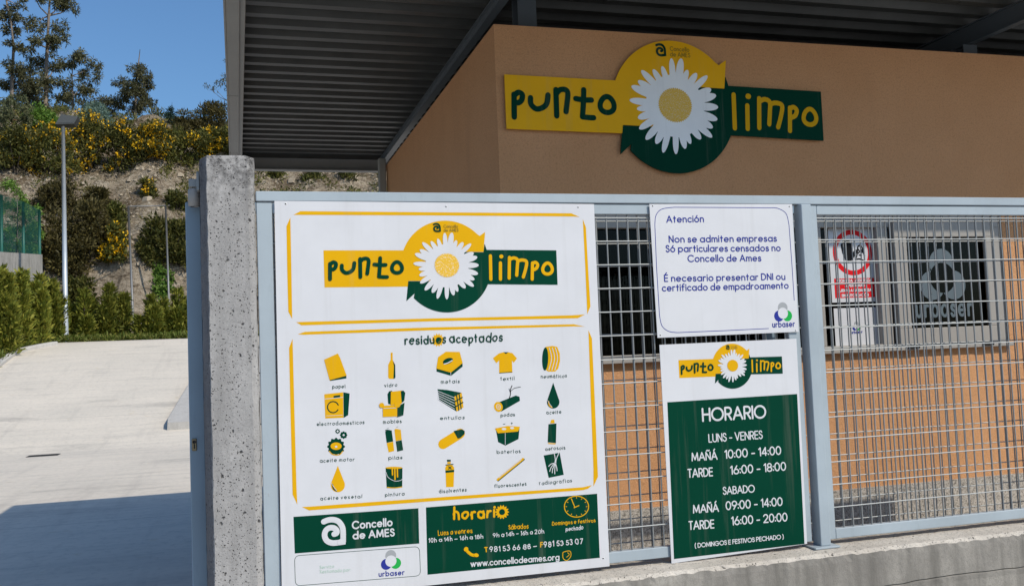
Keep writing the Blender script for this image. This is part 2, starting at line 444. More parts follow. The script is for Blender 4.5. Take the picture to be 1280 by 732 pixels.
G['B'] = ln((0, 0), (0, 1))+[('l', [(0, 1), (.28, 1)]+arc(.28, .77, .23, .23, 90, -90, 10)+[(0, .54)]), ('l', [(.28, .54)]+arc(.30, .27, .27, .27, 90, -90, 10)+[(0, 0)])]
G['C'] = [('l', arc(.5, .5, .5, .5, 42, 318, 20))]
G['D'] = ln((0, 0), (0, 1))+[('l', [(0, 1), (.2, 1)]+arc(.22, .5, .46, .5, 90, -90, 14)+[(0, 0)])]
G['E'] = ln((0, 0), (0, 1))+ln((0, 1), (.48, 1))+ln((0, .52), (.45, .52))+ln((0, 0), (.48, 0))
G['F'] = ln((0, 0), (0, 1))+ln((0, 1), (.46, 1))+ln((0, .52), (.42, .52))
G['G'] = [('l', arc(.5, .5, .5, .5, 42, 360, 22))]+ln((.52, .5), (1.0, .5))
G['H'] = ln((0, 0), (0, 1))+ln((.62, 0), (.62, 1))+ln((0, .52), (.62, .52)); G['I'] = ln((0, 0), (0, 1))
G['J'] = [('l', [(.36, 1), (.36, .2)]+arc(.18, .2, .18, .2, 0, -170, 8))]
G['K'] = ln((0, 0), (0, 1))+ln((.5, 1), (.02, .45))+ln((.17, .6), (.55, 0)); G['L'] = ln((0, 1), (0, 0), (.42, 0))
G['M'] = ln((0, 0), (.07, 1), (.43, .12), (.79, 1), (.86, 0)); G['N'] = ln((0, 0), (0, 1), (.62, 0), (.62, 1))
G['O'] = [circ(.5, .5, .5, .5)]
G['P'] = ln((0, 0), (0, 1))+[('l', [(0, 1), (.26, 1)]+arc(.28, .73, .26, .27, 90, -90, 10)+[(0, .46)])]
G['R'] = G['P']+ln((.24, .46), (.52, 0)); G['Q'] = G['O']+ln((.6, .35), (.98, 0))
G['S'] = cv((.46, .82), (.36, .97), (.22, 1.0), (.07, .92), (.05, .72), (.18, .58), (.34, .49), (.48, .36), (.48, .15), (.34, .01), (.16, .01), (.02, .17))
G['T'] = ln((.25, 0), (.25, 1))+ln((0, 1), (.5, 1))
G['U'] = [('l', [(0, 1)]+arc(.29, .29, .29, .29, 180, 360, 12)+[(.58, 1)])]
G['V'] = ln((0, 1), (.34, 0), (.68, 1)); G['X'] = ln((0, 1), (.6, 0))+ln((0, 0), (.6, 1)); G['Z'] = ln((0, 1), (.52, 1), (0, 0), (.54, 0)); G['Y'] = ln((0, 1), (.3, .45), (.6, 1))+ln((.3, .45), (.3, 0)); G['W'] = ln((0, 1), (.25, 0), (.48, 1), (.71, 0), (.96, 1))
G['0'] = [circ(.28, .5, .28, .5)]; G['1'] = ln((.02, .82), (.2, 1), (.2, 0))
G['2'] = [('l', arc(.26, .72, .26, .28, 165, -25, 12)+[(.02, .0)])]+ln((0, 0), (.54, 0))
G['3'] = [('l', arc(.24, .76, .22, .24, 150, -80, 10)), ('l', arc(.24, .27, .27, .27, 85, -155, 12))]
G['4'] = ln((.42, 0), (.42, 1), (0, .26), (.56, .26)); G['5'] = ln((.46, 1), (.12, 1), (.06, .56))+[('l', arc(.24, .31, .28, .31, 130, -150, 12))]
G['6'] = [circ(.28, .29, .28, .29), ('l', [(.08, .48), (.38, 1)])]; G['9'] = [circ(.28, .71, .28, .29), ('l', [(.48, .52), (.18, 0)])]
G['7'] = ln((0, 1), (.52, 1), (.14, 0)); G['8'] = [circ(.26, .75, .22, .24), circ(.26, .26, .27, .26)]
G[':'] = [('d', [(.04, .12)]), ('d', [(.04, .58)])]; G['.'] = [('d', [(.04, .05)])]; G['-'] = ln((0, .36), (.34, .36)); G['–'] = ln((0, .36), (.6, .36))
G['('] = cv((.16, 1.1), (.03, .75), (0, .45), (.03, .15), (.16, -.2)); G[')'] = cv((0, 1.1), (.13, .75), (.16, .45), (.13, .15), (0, -.2))
ACC = {'á': 'a', 'é': 'e', 'í': 'i', 'ó': 'o', 'ú': 'u', 'Á': 'A', 'É': 'E', 'Ó': 'O', 'ñ': 'n', 'Ñ': 'N'}
for k, b in ACC.items():
    top = .8 if k.islower() else 1.16
    st = [s for s in G[b] if s[0] != 'd']; xs = [p[0] for s in st for p in s[1]]; cx = (min(xs)+max(xs))/2
    if k in 'ñÑ': st = st + cv((cx-.2, top+.02), (cx-.08, top+.1), (cx+.08, top+.02), (cx+.2, top+.1))
    else: st = st + ln((cx-.06, top), (cx+.1, top+.2))
    G[k] = st
def layout(s, gap, hand=None):
    rng = random.Random(sum(ord(c)*(i+3) for i, c in enumerate(s)))
    x = 0; out = []
    for ch in s:
        if ch == ' ': x += .34; continue
        st = G[ch]; xs = [p[0] for q in st for p in q[1]]; x0, x1 = min(xs), max(xs)
        rot, sx, sy, dy = (rng.uniform(-.09, .09), rng.uniform(.88, 1.12), rng.uniform(.9, 1.12), rng.uniform(-.05, .05)) if hand else (0, 1, 1, 0)
        for kind, pts in st:
            q = []
            for (a, b) in pts:
                a = (a-x0)*sx; b = b*sy+dy
                if hand: a += .035*math.sin(7*b+5*x)+.02*math.sin(23*b+x); b += .03*math.sin(9*a+3*x)
                q.append((x+a*math.cos(rot)-b*math.sin(rot), a*math.sin(rot)+b*math.cos(rot)))
            out.append((kind, q))
        x += (x1-x0)*sx + gap
    return out, x-gap
def text(art, s, p0, p1, h, wd, mat, layer=2, hand=False, gap=.3, bold_y=1.0):
    """writes s from p0 to p1 (baseline ends, metres), cap height h, stroke width wd"""
    st, W = layout(s, gap, hand)
    L = math.hypot(p1[0]-p0[0], p1[1]-p0[1]); kx = (L-wd)/W; ux, uz = (p1[0]-p0[0])/L, (p1[1]-p0[1])/L
    h = h-wd
    def T(p): 
        a, b = p[0]*kx+wd/2, p[1]*h+wd/2
        return (p0[0]+a*ux-b*uz*0, p0[1]+a*uz+b)
    old = art.tf; art.tf = lambda p: p
    for kind, q in st:
        q = [T(p) for p in q]
        if kind == 'd': art.ell(q[0], wd*.62, wd*.62, mat, layer, n=12)
        else: art.stroke(q, wd, mat, layer, kind == 'c', kind == 's')
    art.tf = old
def zoomer(ox, oy, k): return lambda x, y: (ox+x/k, oy+y/k)
def textpx(art, s, Z, x0, y0, x1, y1, hpx, wpx, mat, Y=0.0, **k):
    a = Z(x0, y0); b = Z(x1, y1); up = Z(x0, y0-hpx)
    pa, pb, pu = P(*a, Y), P(*b, Y), P(*up, Y)
    h = math.hypot(pu[0]-pa[0], pu[1]-pa[1])
    text(art, s, pa, pb, h, h*wpx/hpx, mat, **k)
def tfpx(Z, Y=0.0): return lambda p: P(*Z(*p), Y)

# ------------------------------------------------------------------ ground and hillside
def smooth(a, b, x):
    t = min(1, max(0, (x-a)/(b-a))); return t*t*(3-2*t)
PROF = [(-5, 0), (.4, 0), (5.3, -.63), (23.0, -.63), (41.2, 2.67), (42.5, 2.78), (48.3, 2.7), (49.3, 4.4), (50.6, 8.0), (52.5, 8.9), (62, 15.6), (66, 17.6), (74, 20.8), (88, 22.5), (140, 26)]
def prof(y):
    for (a, za), (b, zb) in zip(PROF, PROF[1:]):
        if y <= b: return za+(zb-za)*(y-a)/(b-a)
    return PROF[-1][1]
def hz(x, y):
    z = prof(y)
    if y > 43:
        sh = 1.6*noise.noise(Vector((x*.16, 0, 3.1))) + .8*noise.noise(Vector((x*.5, 1, .1)))
        z = prof(max(43, y+sh*smooth(43, 48, y)))
        k = smooth(46, 49, y)
        z += k*(.9*noise.noise(Vector((x*.25, y*.25, 0)))+.45*noise.noise(Vector((x*.8, y*.8, z*.5)))+.30*noise.noise(Vector((x*1.9, y*1.9, z*2))))
    if x < -8.9 and y > 20: z += .25*smooth(-8.9, -10.5, x)+ .6*smooth(-9, -13, x)
    return z
def hit(px, py, y0=6, y1=120):
    d = ray(px, py); d = d/d[1]; y = y0
    while y < y1:
        p = CAM+d*(y-CAM[1])
        if p[2] <= hz(p[0], p[1]): return Vector((p[0], p[1], hz(p[0], p[1])))
        y += .1
    p = CAM+d*(70-CAM[1]); return Vector((p[0], p[1], hz(p[0], p[1])))

mb = MB()
xs = [-60+1.0*i for i in range(30)]+[-30+.4*i for i in range(125)]+[20+2*i for i in range(24)]
ys = [.1+.9*i for i in range(52)]+[46.9+.3*i for i in range(90)]+[74+1.5*i for i in range(40)]
vs = [(x, y, hz(x, y)-(.35 if (-8.8 < x and y < 42.3) else .02)) for y in ys for x in xs]
nx = len(xs)
fs = [(j*nx+i, j*nx+i+1, (j+1)*nx+i+1, (j+1)*nx+i) for j in range(len(ys)-1) for i in range(nx-1)]
mb.add(vs, fs, 0, False); tag(mb.build('hillside', 'hillside'), kind='structure')
mb = MB()
yy = [.38+.4*i for i in range(106)]
xx = [-8.8, -5, -2, 0, 4, 8, 14]
mb.add([(x, y, hz(x, y)) for y in yy for x in xx], [(j*7+i, j*7+i+1, (j+1)*7+i+1, (j+1)*7+i) for j in range(len(yy)-1) for i in range(6)], 0, True)
tag(mb.build('driveway', 'driveway'), kind='structure')
mb = MB(); mb.add([(-150, -150, -.012), (150, -150, -.012), (150, .36, -.012), (-150, .36, -.012)], [(0, 1, 2, 3)])
tag(mb.build('pavement', 'pavement'), kind='structure')
# kerbs
mb = MB()
prev = None; vs = []; fs = []
ky = [20+.5*i for i in range(43)]
for i, y in enumerate(ky):
    x = -8.8 + (2.2*(max(0, y-38.5)/2.5)**2*.55 if y > 38.5 else 0); z = hz(-8.0, y)
    vs += [(x-.22, y, z-.1), (x-.22, y, z+.16), (x-.03, y, z+.16), (x, y, z+.12), (x, y, z-.1)]
    if i:
        for k in range(4): fs.append((5*i-5+k, 5*i-4+k, 5*i+1+k, 5*i+k))
mb.add(vs, fs); tag(mb.build('kerb', 'kerb'), kind='structure')
mb = MB(); vs = []; fs = []      # raised concrete island beside the ramp
iy = [24.75+.5*i for i in range(27)]
for i, y in enumerate(iy):
    xl = -2.07+.075*(y-24.75)+(.06*(1-(y-24.75)/.5) if y < 25.25 else 0); z = hz(0, y)
    vs += [(xl, y, z-.1), (xl+.02, y, z+.22), (6, y, z+.22), (6, y, z-.1)]
    if i:
        for k in range(3): fs.append((4*i-4+k, 4*i-3+k, 4*i+1+k, 4*i+k))
fs.append((0, 3, 2, 1)); mb.add(vs, fs); tag(mb.build('traffic_island', 'kerb'), kind='structure')
t = thing('drain_grate', 'small dark rectangular iron drain grate set in the concrete at the foot of the ramp', 'drain', (-4.87, 22.5, -.63))
mb = MB(); mb.box(-5.25, -4.5, 22.3, 22.75, -.64, -.622); mb.build('frame', 'iron', t)
mb = MB()
for i in range(16): mb.box(-5.21+i*.044, -5.185+i*.044, 22.34, 22.71, -.622, -.615)
mb.build('grille', 'rubber', t)

# ------------------------------------------------------------------ building
BY, BX, BT, GZ = 2.0, 1.852, 3.985, -.80
bld = thing('building', 'orange stucco reception building with granite plinth and wide aluminium window behind the fence', 'building', (BX, BY, GZ))
XR, BB = 10.0, 7.2
wx0, wx1, wz0, wz1 = 2.25, 6.262, 1.50, 2.62
mb = MB()
T = .25
mb.box(BX, wx0, BY, BY+T, GZ, BT); mb.box(wx1, XR, BY, BY+T, GZ, BT)
mb.box(wx0, wx1, BY, BY+T, GZ, wz0); mb.box(wx0, wx1, BY, BY+T, wz1, BT)
mb.box(BX, BX+T, BY+T, BB, GZ, BT); mb.box(XR-T, XR, BY+T, BB, GZ, BT); mb.box(BX+T, XR-T, BB-T, BB, GZ, BT)
mb.build('wall', 'stucco', bld)
mb = MB(); mb.box(BX+T, XR-T, BY+T, BB-T, 3.2, 3.35); mb.build('roof_slab', 'interior', bld)
mb = MB(); mb.box(BX+T+.002, XR-T-.002, 4.6, 4.7, GZ, 3.2); mb.build('partition', 'interior', bld)
mb = MB(); mb.box(BX+T, XR-T, BY+T, 4.6, 0, .05); mb.build('floor_slab', 'interior', bld)
mb = MB(); mb.box(2.6, 4.4, 3.2, 3.9, .051, 1.12); mb.build('counter', 'interior', bld)
pl = MB(); pl.box(BX-.012, XR, BY-.022, BY-.001, GZ, .40); pl.box(BX-.012, BX-.001, BY-.001, BB, GZ, .40); plo = pl.build('plinth', 'granite', bld)
wn = MB()
fy0, fy1 = BY-.012, BY+.10
wn.bbox(wx0, wx1, fy0, fy1, wz0, wz0+.03, .003); wn.bbox(wx0, wx1, fy0, fy1, wz1-.14, wz1, .003)
for a, b in ((wx0, wx0+.06), (4.42, 4.50), (5.02, 5.13), (wx1-.075, wx1)): wn.bbox(a, b, fy0, fy1, wz0+.0305, wz1-.1405, .003)
win = wn.build('window', 'alu', bld)
mb = MB(); mb.bbox(wx0-.03, wx1+.03, BY-.05, BY-.013, wz0-.03, wz0-.002, .004); mb.build('sill', 'alu', win)
mb = MB(); mb.box(wx0+.06, 4.42, BY+.05, BY+.056, wz0+.03, wz1-.14); mb.build('pane', 'glass', win)
mb = MB(); mb.box(4.50, 5.02, BY+.05, BY+.056, wz0+.03, wz1-.14); mb.build('pane', 'glass', win)
# the opening casement with the etched emblem
sx0, sx1, sz0, sz1 = 5.155, 6.17, wz0+.012, wz1-.10
mb = MB()
sy0, sy1 = BY-.05, BY-.0125
mb.bbox(sx0, sx1, sy0, sy1, sz0, sz0+.135, .004); mb.bbox(sx0, sx1, sy0, sy1, sz1-.125, sz1, .004)
mb.bbox(sx0, sx0+.125, sy0, sy1, sz0+.1352, sz1-.1252, .004); mb.bbox(sx1-.10, sx1, sy0, sy1, sz0+.1352, sz1-.1252, .004)
mb.build('casement', 'alu', win)
mb = MB(); mb.box(sx0+.12, sx1-.095, BY+.0, BY+.006, sz0+.13, sz1-.12); mb.build('pane', 'glass', win)
mb = MB(); mb.box(5.132, 5.152, BY-.02, BY+.0, wz0+.05, wz1-.2); mb.build('gasket_shadow_strip', 'rubber', win); mb = MB(); mb.box(wx1+.001, wx1+.02, BY-.015, BY-.001, wz0+.02, wz1-.02); mb.build('gasket_shadow_strip', 'rubber', win)  # strip left of the casement: sash shadow put in as dark rubber
for hx in (5.28, 6.02):
    mb = MB(); mb.tube([(hx-.05, BY-.055, wz0-.005), (hx+.05, BY-.055, wz0-.005)], .014, 8); mb.build('hinge', 'rubber', win)
def trefoil(art, c, R, mats, layer, n=24):
    """three lobes round a white disc"""
    k = [(0, R*.55), (-R*.52, -R*.28), (R*.52, -R*.28)]
    for (dx, dz), m, ly in zip(k, mats, (0, 1, 2)): art.ell((c[0]+dx, c[1]+dz), R*.52, R*.52, m, layer+ly, n=n)
YG = BY-.0005
a = Art(YG); tz = zoomer(1100, 260, 3.85)
cx_, cz_ = P(*tz(300, 330), YG)
def crescent(art, c, R, ang, mat, layer):
    """lobe of the emblem: disc minus the centre disc"""
    lc = (c[0]+R*.5*math.cos(ang), c[1]+R*.5*math.sin(ang)); lr, ir = R*.5, R*.52
    dst = R*.5; x0 = (dst*dst+ir*ir-lr*lr)/(2*dst); hh = math.sqrt(max(0, ir*ir-x0*x0))
    ai = math.atan2(hh, x0); ao = math.atan2(hh, x0-dst)
    pts = [(c[0]+ir*math.cos(ang+t), c[1]+ir*math.sin(ang+t)) for t in np.linspace(ai, -ai, 12)]
    pts += [(lc[0]+lr*math.cos(ang+t), lc[1]+lr*math.sin(ang+t)) for t in np.linspace(-ao, ao, 18)][1:-1]
    art.poly(pts, mat, layer)
def emblem(art, c, R, cols, layer):
    for ang, m in zip((90, 210, 330), cols): crescent(art, c, R, rad(ang), m, layer)
cz_ = P(*tz(302, 335), YG)[1]; emblem(a, (cx_, cz_), P(*tz(302, 195), YG)[1]-cz_, ('frosted',)*3, 1)
p0 = P(*tz(172, 530), YG); p1 = P(*tz(448, 522), YG)
text(a, 'urbaser', p0, (p1[0], p0[1]), .165, .024, 'frosted', 1, gap=.44)
a.build('etched_emblem', win, 'frosted emblem and lettering on the glass')
mb = MB(); mb.bbox(BX-.11, BX-.02, BB-.11, BB-.02, GZ, 4.06, .01); mb.build('corner_post', 'fascia', bld)

# ------------------------------------------------------------------ canopy
can = thing('canopy', 'large flat corrugated steel canopy roof on dark beams over the orange building', 'canopy', (BX, BY, 4.0))
CX0, CX1, CY0, CY1, CZ = -.045, 11.0, .53, 8.72, 4.37
mb = MB(); vs = []; fs = []
per = .258; y = CY0+.02; pr = []
while y < CY1-.26:
    pr += [(y, CZ), (y+.085, CZ), (y+.115, CZ+.065), (y+.225, CZ+.065)]; y += per
pr.append((CY1-.022, CZ))
for (yy_, zz_) in pr: vs += [(CX0+.02, yy_, zz_), (CX1, yy_, zz_)]
fs = [(2*i, 2*i+1, 2*i+3, 2*i+2) for i in range(len(pr)-1)]
o = len(vs); vs += [(x, y_, z_+.05) for x, y_, z_ in vs]; fs += [tuple(i+o for i in f) for f in fs]
for lx in (2.9, 5.9, 8.9):                       # sheet laps
    for i in range(0, len(pr)-1, 2): mb.box(lx, lx+.03, pr[i][0]+.01, pr[i+1][0]-.01, pr[i][1]-.004, pr[i][1]-.001)
mb.v += [] ; mb.add(vs, fs); mb.build('roof_deck', 'deck', can)
mb = MB(); # side fascia: channel with bottom flange and lip
mb.bbox(CX0, CX0+.018, CY0, CY1, 4.19, 4.62, .004); mb.bbox(CX0+.018, CX0+.115, CY0, CY1, 4.19, 4.205, .003)
mb.bbox(CX0+.105, CX0+.158, CY0, CY1, 4.207, 4.35, .003)
for yj in (2.1, 4.95, 7.6): mb.box(CX0-.002, CX0+.118, yj, yj+.012, 4.187, 4.1895)
mb.build('fascia', 'fascia', can)
mb = MB(); mb.bbox(CX0, CX1, CY1+.001, CY1+.02, 4.19, 4.62, .004); mb.bbox(CX0+.16, CX1, CY1-.12, CY1, 4.19, 4.205, .003); mb.build('fascia', 'fascia', can)
mb = MB(); mb.bbox(CX0+.02, CX1, CY0, CY0+.02, 4.19, 4.62, .004); mb.build('fascia', 'fascia', can)
def ibeam_y(x, z0, z1, name='beam'):
    b = MB(); b.box(x-.035, x+.035, CY0+.03, CY1-.16, z0, z0+.012); b.box(x-.035, x+.035, CY0+.03, CY1-.16, z1-.012, z1); b.box(x-.006, x+.006, CY0+.03, CY1-.16, z0+.012, z1-.012)
    b.build(name, 'steel', can)
ibeam_y(2.016, 4.27, 4.366)
for x in (6.42, 10.6): ibeam_y(x, 4.19, 4.366)
def ibeam_col(x, y, zt=4.188):
    b = MB(); b.box(x-.075, x+.075, y-.08, y-.068, GZ, zt); b.box(x-.075, x+.075, y+.068, y+.08, GZ, zt); b.box(x-.005, x+.005, y-.068, y+.068, GZ, zt)
    b.build('column', 'steel', can)
ibeam_col(2.225, 2.42, 4.366)
for x, y in ((6.42, 2.42), (9.5, 2.42), (6.42, 6.6), (9.5, 6.6)): ibeam_col(x, y)

# ------------------------------------------------------------------ concrete pillar and low wall
t = thing('concrete_pillar', 'weathered pitted concrete gate pillar at the left end of the fence', 'pillar', (-.03, .1, 0))
mb = MB(); X0, X1, Y0, Y1, Z1 = -.153, .094, -.01, .235, 2.55
pts = [(X0+.036, Y0), (X1-.03, Y0), (X1-.008, Y0+.012), (X1, Y0+.03), (X1, Y1-.02), (X1-.02, Y1), (X0+.02, Y1), (X0, Y1-.02), (X0, Y0+.10)]
zs = [0+.05*i for i in range(51)]+[Z1-.008, Z1]
vs = []; n = len(pts); rng = random.Random(4); cxp, cyp = (X0+X1)/2, (Y0+Y1)/2
for j, z in enumerate(zs):
    k = .93 if j == len(zs)-1 else 1.0
    for i, (x, y) in enumerate(pts):
        jx = rng.uniform(-.0025, .0025); jy = rng.uniform(-.0008, .0008)
        vs.append((cxp+(x-cxp)*k+jx, cyp+(y-cyp)*k+jy, z+(rng.uniform(-.004, .004) if j >= len(zs)-2 else 0)))
fs = [(j*n+i, j*n+(i+1) % n, (j+1)*n+(i+1) % n, (j+1)*n+i) for j in range(len(zs)-1) for i in range(n)]
fs.append(tuple((len(zs)-1)*n+i for i in range(n)))
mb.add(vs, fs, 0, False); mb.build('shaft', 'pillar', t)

t = thing('low_wall', 'low stained board-marked concrete wall carrying the grey mesh fence', 'wall', (4, 0, 0))
WX0, WX1, WF, WB, WT = .0945, 12.0, -.15, .16, .472
rng = random.Random(8)
xs = [WX0+.03*i for i in range(int((WX1-WX0)/.03)+1)]
mb = MB()
def wrow(y, z, jy, jz): return [(x, y+rng.uniform(-jy, jy), z+rng.uniform(-jz, jz)) for x in xs]
def crackz(x): return .275+.012*noise.noise(Vector((x*1.7, 0, 5)))+.007*noise.noise(Vector((x*9, 0, 5)))
rows = [wrow(WB, 0, 0, 0), wrow(WB, WT, 0, .002), wrow(.06, WT+.003, .004, .002), wrow(-.05, WT, .004, .002), wrow(WF+.022, WT-.002, .004, .003), wrow(WF+.004, WT-.018, .004, .005), wrow(WF, WT-.05, .0015, .003),
        [(x, WF, crackz(x)+.006) for x in xs], [(x, WF+.012, crackz(x)+.002) for x in xs], [(x, WF-.008-.004*noise.noise(Vector((x*14, 3, 1))), crackz(x)-.003) for x in xs],
        [(x, WF-.004, crackz(x)-.03) for x in xs], wrow(WF-.004, -.02, 0, 0)]
vs = [p for r in rows for p in r]; n = len(xs)
for j in range(len(rows)-1):
    f = [(j*n+i, (j+1)*n+i, (j+1)*n+i+1, j*n+i+1) for i in range(n-1)]
    mb.add([], [], 0)
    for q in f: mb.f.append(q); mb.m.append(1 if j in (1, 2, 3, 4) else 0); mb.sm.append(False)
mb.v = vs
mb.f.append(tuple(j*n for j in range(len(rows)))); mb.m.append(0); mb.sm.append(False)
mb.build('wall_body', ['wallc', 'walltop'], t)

# ------------------------------------------------------------------ mesh fence
fen = thing('mesh_fence', 'pale blue-grey steel frame fence with welded wire mesh on the low concrete wall', 'fence', (3, 0, WT))
mb = MB(); mb.bbox(.097, 6.46, .004, .062, 2.340, 2.388, .004); mb.build('top_rail', 'fence', fen)
def panel(x0, x1, stile):
    f = MB(); y0, y1 = .012, .052; b = .003
    f.bbox(x0, x0+stile, y0, y1, .505, 2.336, b); f.bbox(x1-stile, x1, y0, y1, .505, 2.336, b)
    f.bbox(x0+stile+.001, x1-stile-.001, y0+.001, y1, 2.284, 2.336, b); f.bbox(x0+stile+.001, x1-stile-.001, y0+.001, y1, .505, .560, b)
    f.build('panel_frame', 'fence', fen)
    m = MB(); xa, xb, za, zb = x0+stile, x1-stile, .561, 2.283
    k = 0
    x = .0+xa+.014
    x = xa + ((3.1165-.0004-xa) % .0600)
    while x < xb-.004:
        m.tube([(x, .0275, za), (x, .0275, zb)], .0043, 8, 0, True, False); x += .0600
    z = 1.531-.1225*7
    while z < zb-.01:
        m.tube([(xa, .0205, z), (xb, .0205, z)], .0034, 6, 1, True, False); z += .1225
    m.build('mesh_infill', ['galv', 'galv_rod'], fen)
panel(.099, 2.962, .072); panel(3.055, 6.385, .056)
mb = MB(); mb.bbox(4.64, 6.325, .0445, .0505, .562, 2.282, .001); mb.build('added_shade_sheet', 'fence', fen)  # unseen solid sheet, added to cast the shadow on the plinth
for px_ in (2.990, 6.39):
    p = MB(); p.bbox(px_, px_+.062, -.025, .05, WT+.012, 2.337, .003); po = p.build('post', 'fence', fen)
    p = MB(); p.bbox(px_-.055, px_+.10, -.055, .075, WT+.002, WT+.012, .002); p.build('base_plate', 'fence', po)

# sliding gate leaf parked behind the fence
gt = thing('sliding_gate', 'shaded grey-blue sliding gate leaf with lock, parked open behind the fence', 'gate', (0, .27, -.0))
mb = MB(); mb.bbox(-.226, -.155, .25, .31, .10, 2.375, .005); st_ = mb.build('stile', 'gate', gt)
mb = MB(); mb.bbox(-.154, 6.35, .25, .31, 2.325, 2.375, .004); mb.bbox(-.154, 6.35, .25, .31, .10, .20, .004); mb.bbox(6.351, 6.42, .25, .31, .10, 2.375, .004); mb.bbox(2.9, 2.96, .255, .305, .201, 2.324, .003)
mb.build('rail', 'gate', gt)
mb = MB(); mb.box(4.86, 6.349, .2865, .29, .202, 2.323); mb.build('added_shade_sheet', 'gate', gt)  # second unseen sheet, added on the gate leaf to extend the plinth shadow
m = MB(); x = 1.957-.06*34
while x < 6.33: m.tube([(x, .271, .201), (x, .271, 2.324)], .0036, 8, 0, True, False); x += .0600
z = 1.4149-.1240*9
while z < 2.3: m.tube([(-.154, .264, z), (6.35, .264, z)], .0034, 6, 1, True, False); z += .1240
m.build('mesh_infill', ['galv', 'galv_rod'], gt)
lp = P(243, 555, .25)
mb = MB(); mb.bbox(lp[0]-.011, lp[0]+.011, .243, .2495, lp[1]-.03, lp[1]+.028, .003); lk = mb.build('lock', 'brass', st_)
mb = MB(); mb.tube([(lp[0], .2425, lp[1]+.012), (lp[0], .238, lp[1]+.012)], .008, 12); mb.box(lp[0]-.003, lp[0]+.003, .2415, .2428, lp[1]-.02, lp[1]+.002); mb.build('keyhole', 'iron', lk)
t = thing('gate_guide', 'small galvanised roller guide bracket fixed to the back of the concrete pillar top', 'bracket', (-.18, .2, 2.35))
mb = MB(); c0 = P(241, 226, .2); c1 = P(241, 256, .2)
mb.bbox(-.205, -.150, .17, .25, c0[1]-.035, c0[1]+.004, .003); mb.bbox(-.168, -.1535, .12, .25, c0[1]-.06, c0[1]+.03, .003); mb.build('bracket_plate', 'galv', t)
mb = MB(); mb.tube([(-.182, .195, c0[1]-.04), (-.182, .195, c0[1]-.045), (-.182, .195, c1[1]-.004), (-.182, .195, c1[1]-.01)], [.022, .028, .028, .02], 16); mb.build('roller', 'alu', t)

# ------------------------------------------------------------------ the daisy logo
Z4 = zoomer(340, 240, 3.048); Z6 = zoomer(400, 265, 5.425); Z7 = zoomer(540, 265, 5.424)
LC = P(*Z4(665, 283)); 
def lg(Z): return lambda p: (lambda q: (q[0]-LC[0], q[1]-LC[1]))(P(*Z(*p)))
l4, l6, l7 = lg(Z4), lg(Z6), lg(Z7)
LR = abs(l4((665+174, 283))[0]) if False else math.hypot(*l4((665, 283-174)))
def circ_arc(a0, a1, n=40): return [(LR*math.cos(rad(a0+(a1-a0)*i/n)), LR*math.sin(rad(a0+(a1-a0)*i/n))) for i in range(n+1)]
L_YEL = [l4((196, 222))]+circ_arc(159, 45)+[l4(p) for p in ((791, 167), (812, 152), (806, 228), (700, 227), (665, 283), (620, 338), (520, 338), (518, 360), (200, 363))]
L_GRN = [l4((818, 220)), l4((1083, 222)), l4((1088, 353)), l4((826, 351))]+circ_arc(-24, -138)+[l4(p) for p in ((543, 386), (512, 415), (519, 339), (621, 339), (666, 284), (701, 228), (805.5, 229), (810, 197))]
def daisy_pts(R, seed=5):
    rng = random.Random(seed); pet = []
    n = 27
    for i in range(n):
        pet.append((2*math.pi*(i+rng.uniform(-.16, .16))/n, R*rng.uniform(.84, 1.05), rng.uniform(.10, .135)))
    out = []
    for k in range(620):
        t = 2*math.pi*k/620; r = R*.66
        for a, Lp, wv in pet:
            dlt = abs((t-a+math.pi) % (2*math.pi)-math.pi)/wv
            if dlt < 1: r = max(r, R*.60+(Lp-R*.60)*(1-dlt**1.9)**.62)
        out.append((r*math.cos(t), r*math.sin(t)))
    return out
DC = l4((666, 281)); DR = math.hypot(*(np.array(l4((666, 281)))-np.array(l4((666, 160)))))*1.03
L_PUNTO = [[(68, 350), (68, 455)], [(72, 352), (90, 340), (108, 350), (104, 375), (88, 388), (74, 386)],
           [(148, 362), (150, 392), (175, 412), (205, 405), (226, 385), (233, 345)], [(272, 318), (274, 440)], [(275, 335), (292, 318), (318, 316), (330, 332), (325, 380), (320, 418)],
           [(408, 312), (405, 380), (400, 437)], [(400, 438), (430, 440), (455, 440)], [(368, 355), (405, 359), (445, 358)]]
L_LIMPO = [[(395, 297), (398, 455)], [(463, 345), (463, 455)], [(524, 308), (522, 448)], [(526, 322), (552, 311), (578, 324), (577, 370), (573, 428)], [(580, 332), (610, 325), (640, 337), (634, 385), (618, 440)],
           [(680, 345), (678, 455)], [(683, 347), (700, 341), (715, 356), (707, 380), (686, 392)]]
AMES = [[(318, 152), (355, 138), (400, 134), (445, 148), (473, 180), (487, 215), (490, 260), (490, 330)], [(490, 331), (440, 338), (390, 340), (345, 320), (325, 275), (335, 232), (365, 208), (405, 207), (432, 228), (432, 252), (410, 262)]]
Z8 = zoomer(360, 630, 7.11)
def ames(art, c, h, mat, layer):
    """spiral letter of the council, height h centred on c"""
    def tf(p): return (c[0]+(p[0]-405)/245*h, c[1]-(p[1]-238)/245*h)
    old = art.tf; art.tf = tf
    art.stroke(AMES[0], .19*h, mat, layer); art.stroke(AMES[1], .19*h, mat, layer+1)
    art.poly([(468, 305), (512, 305), (512, 352), (455, 360), (440, 350), (440, 320)], mat, layer+3)
    art.tf = old
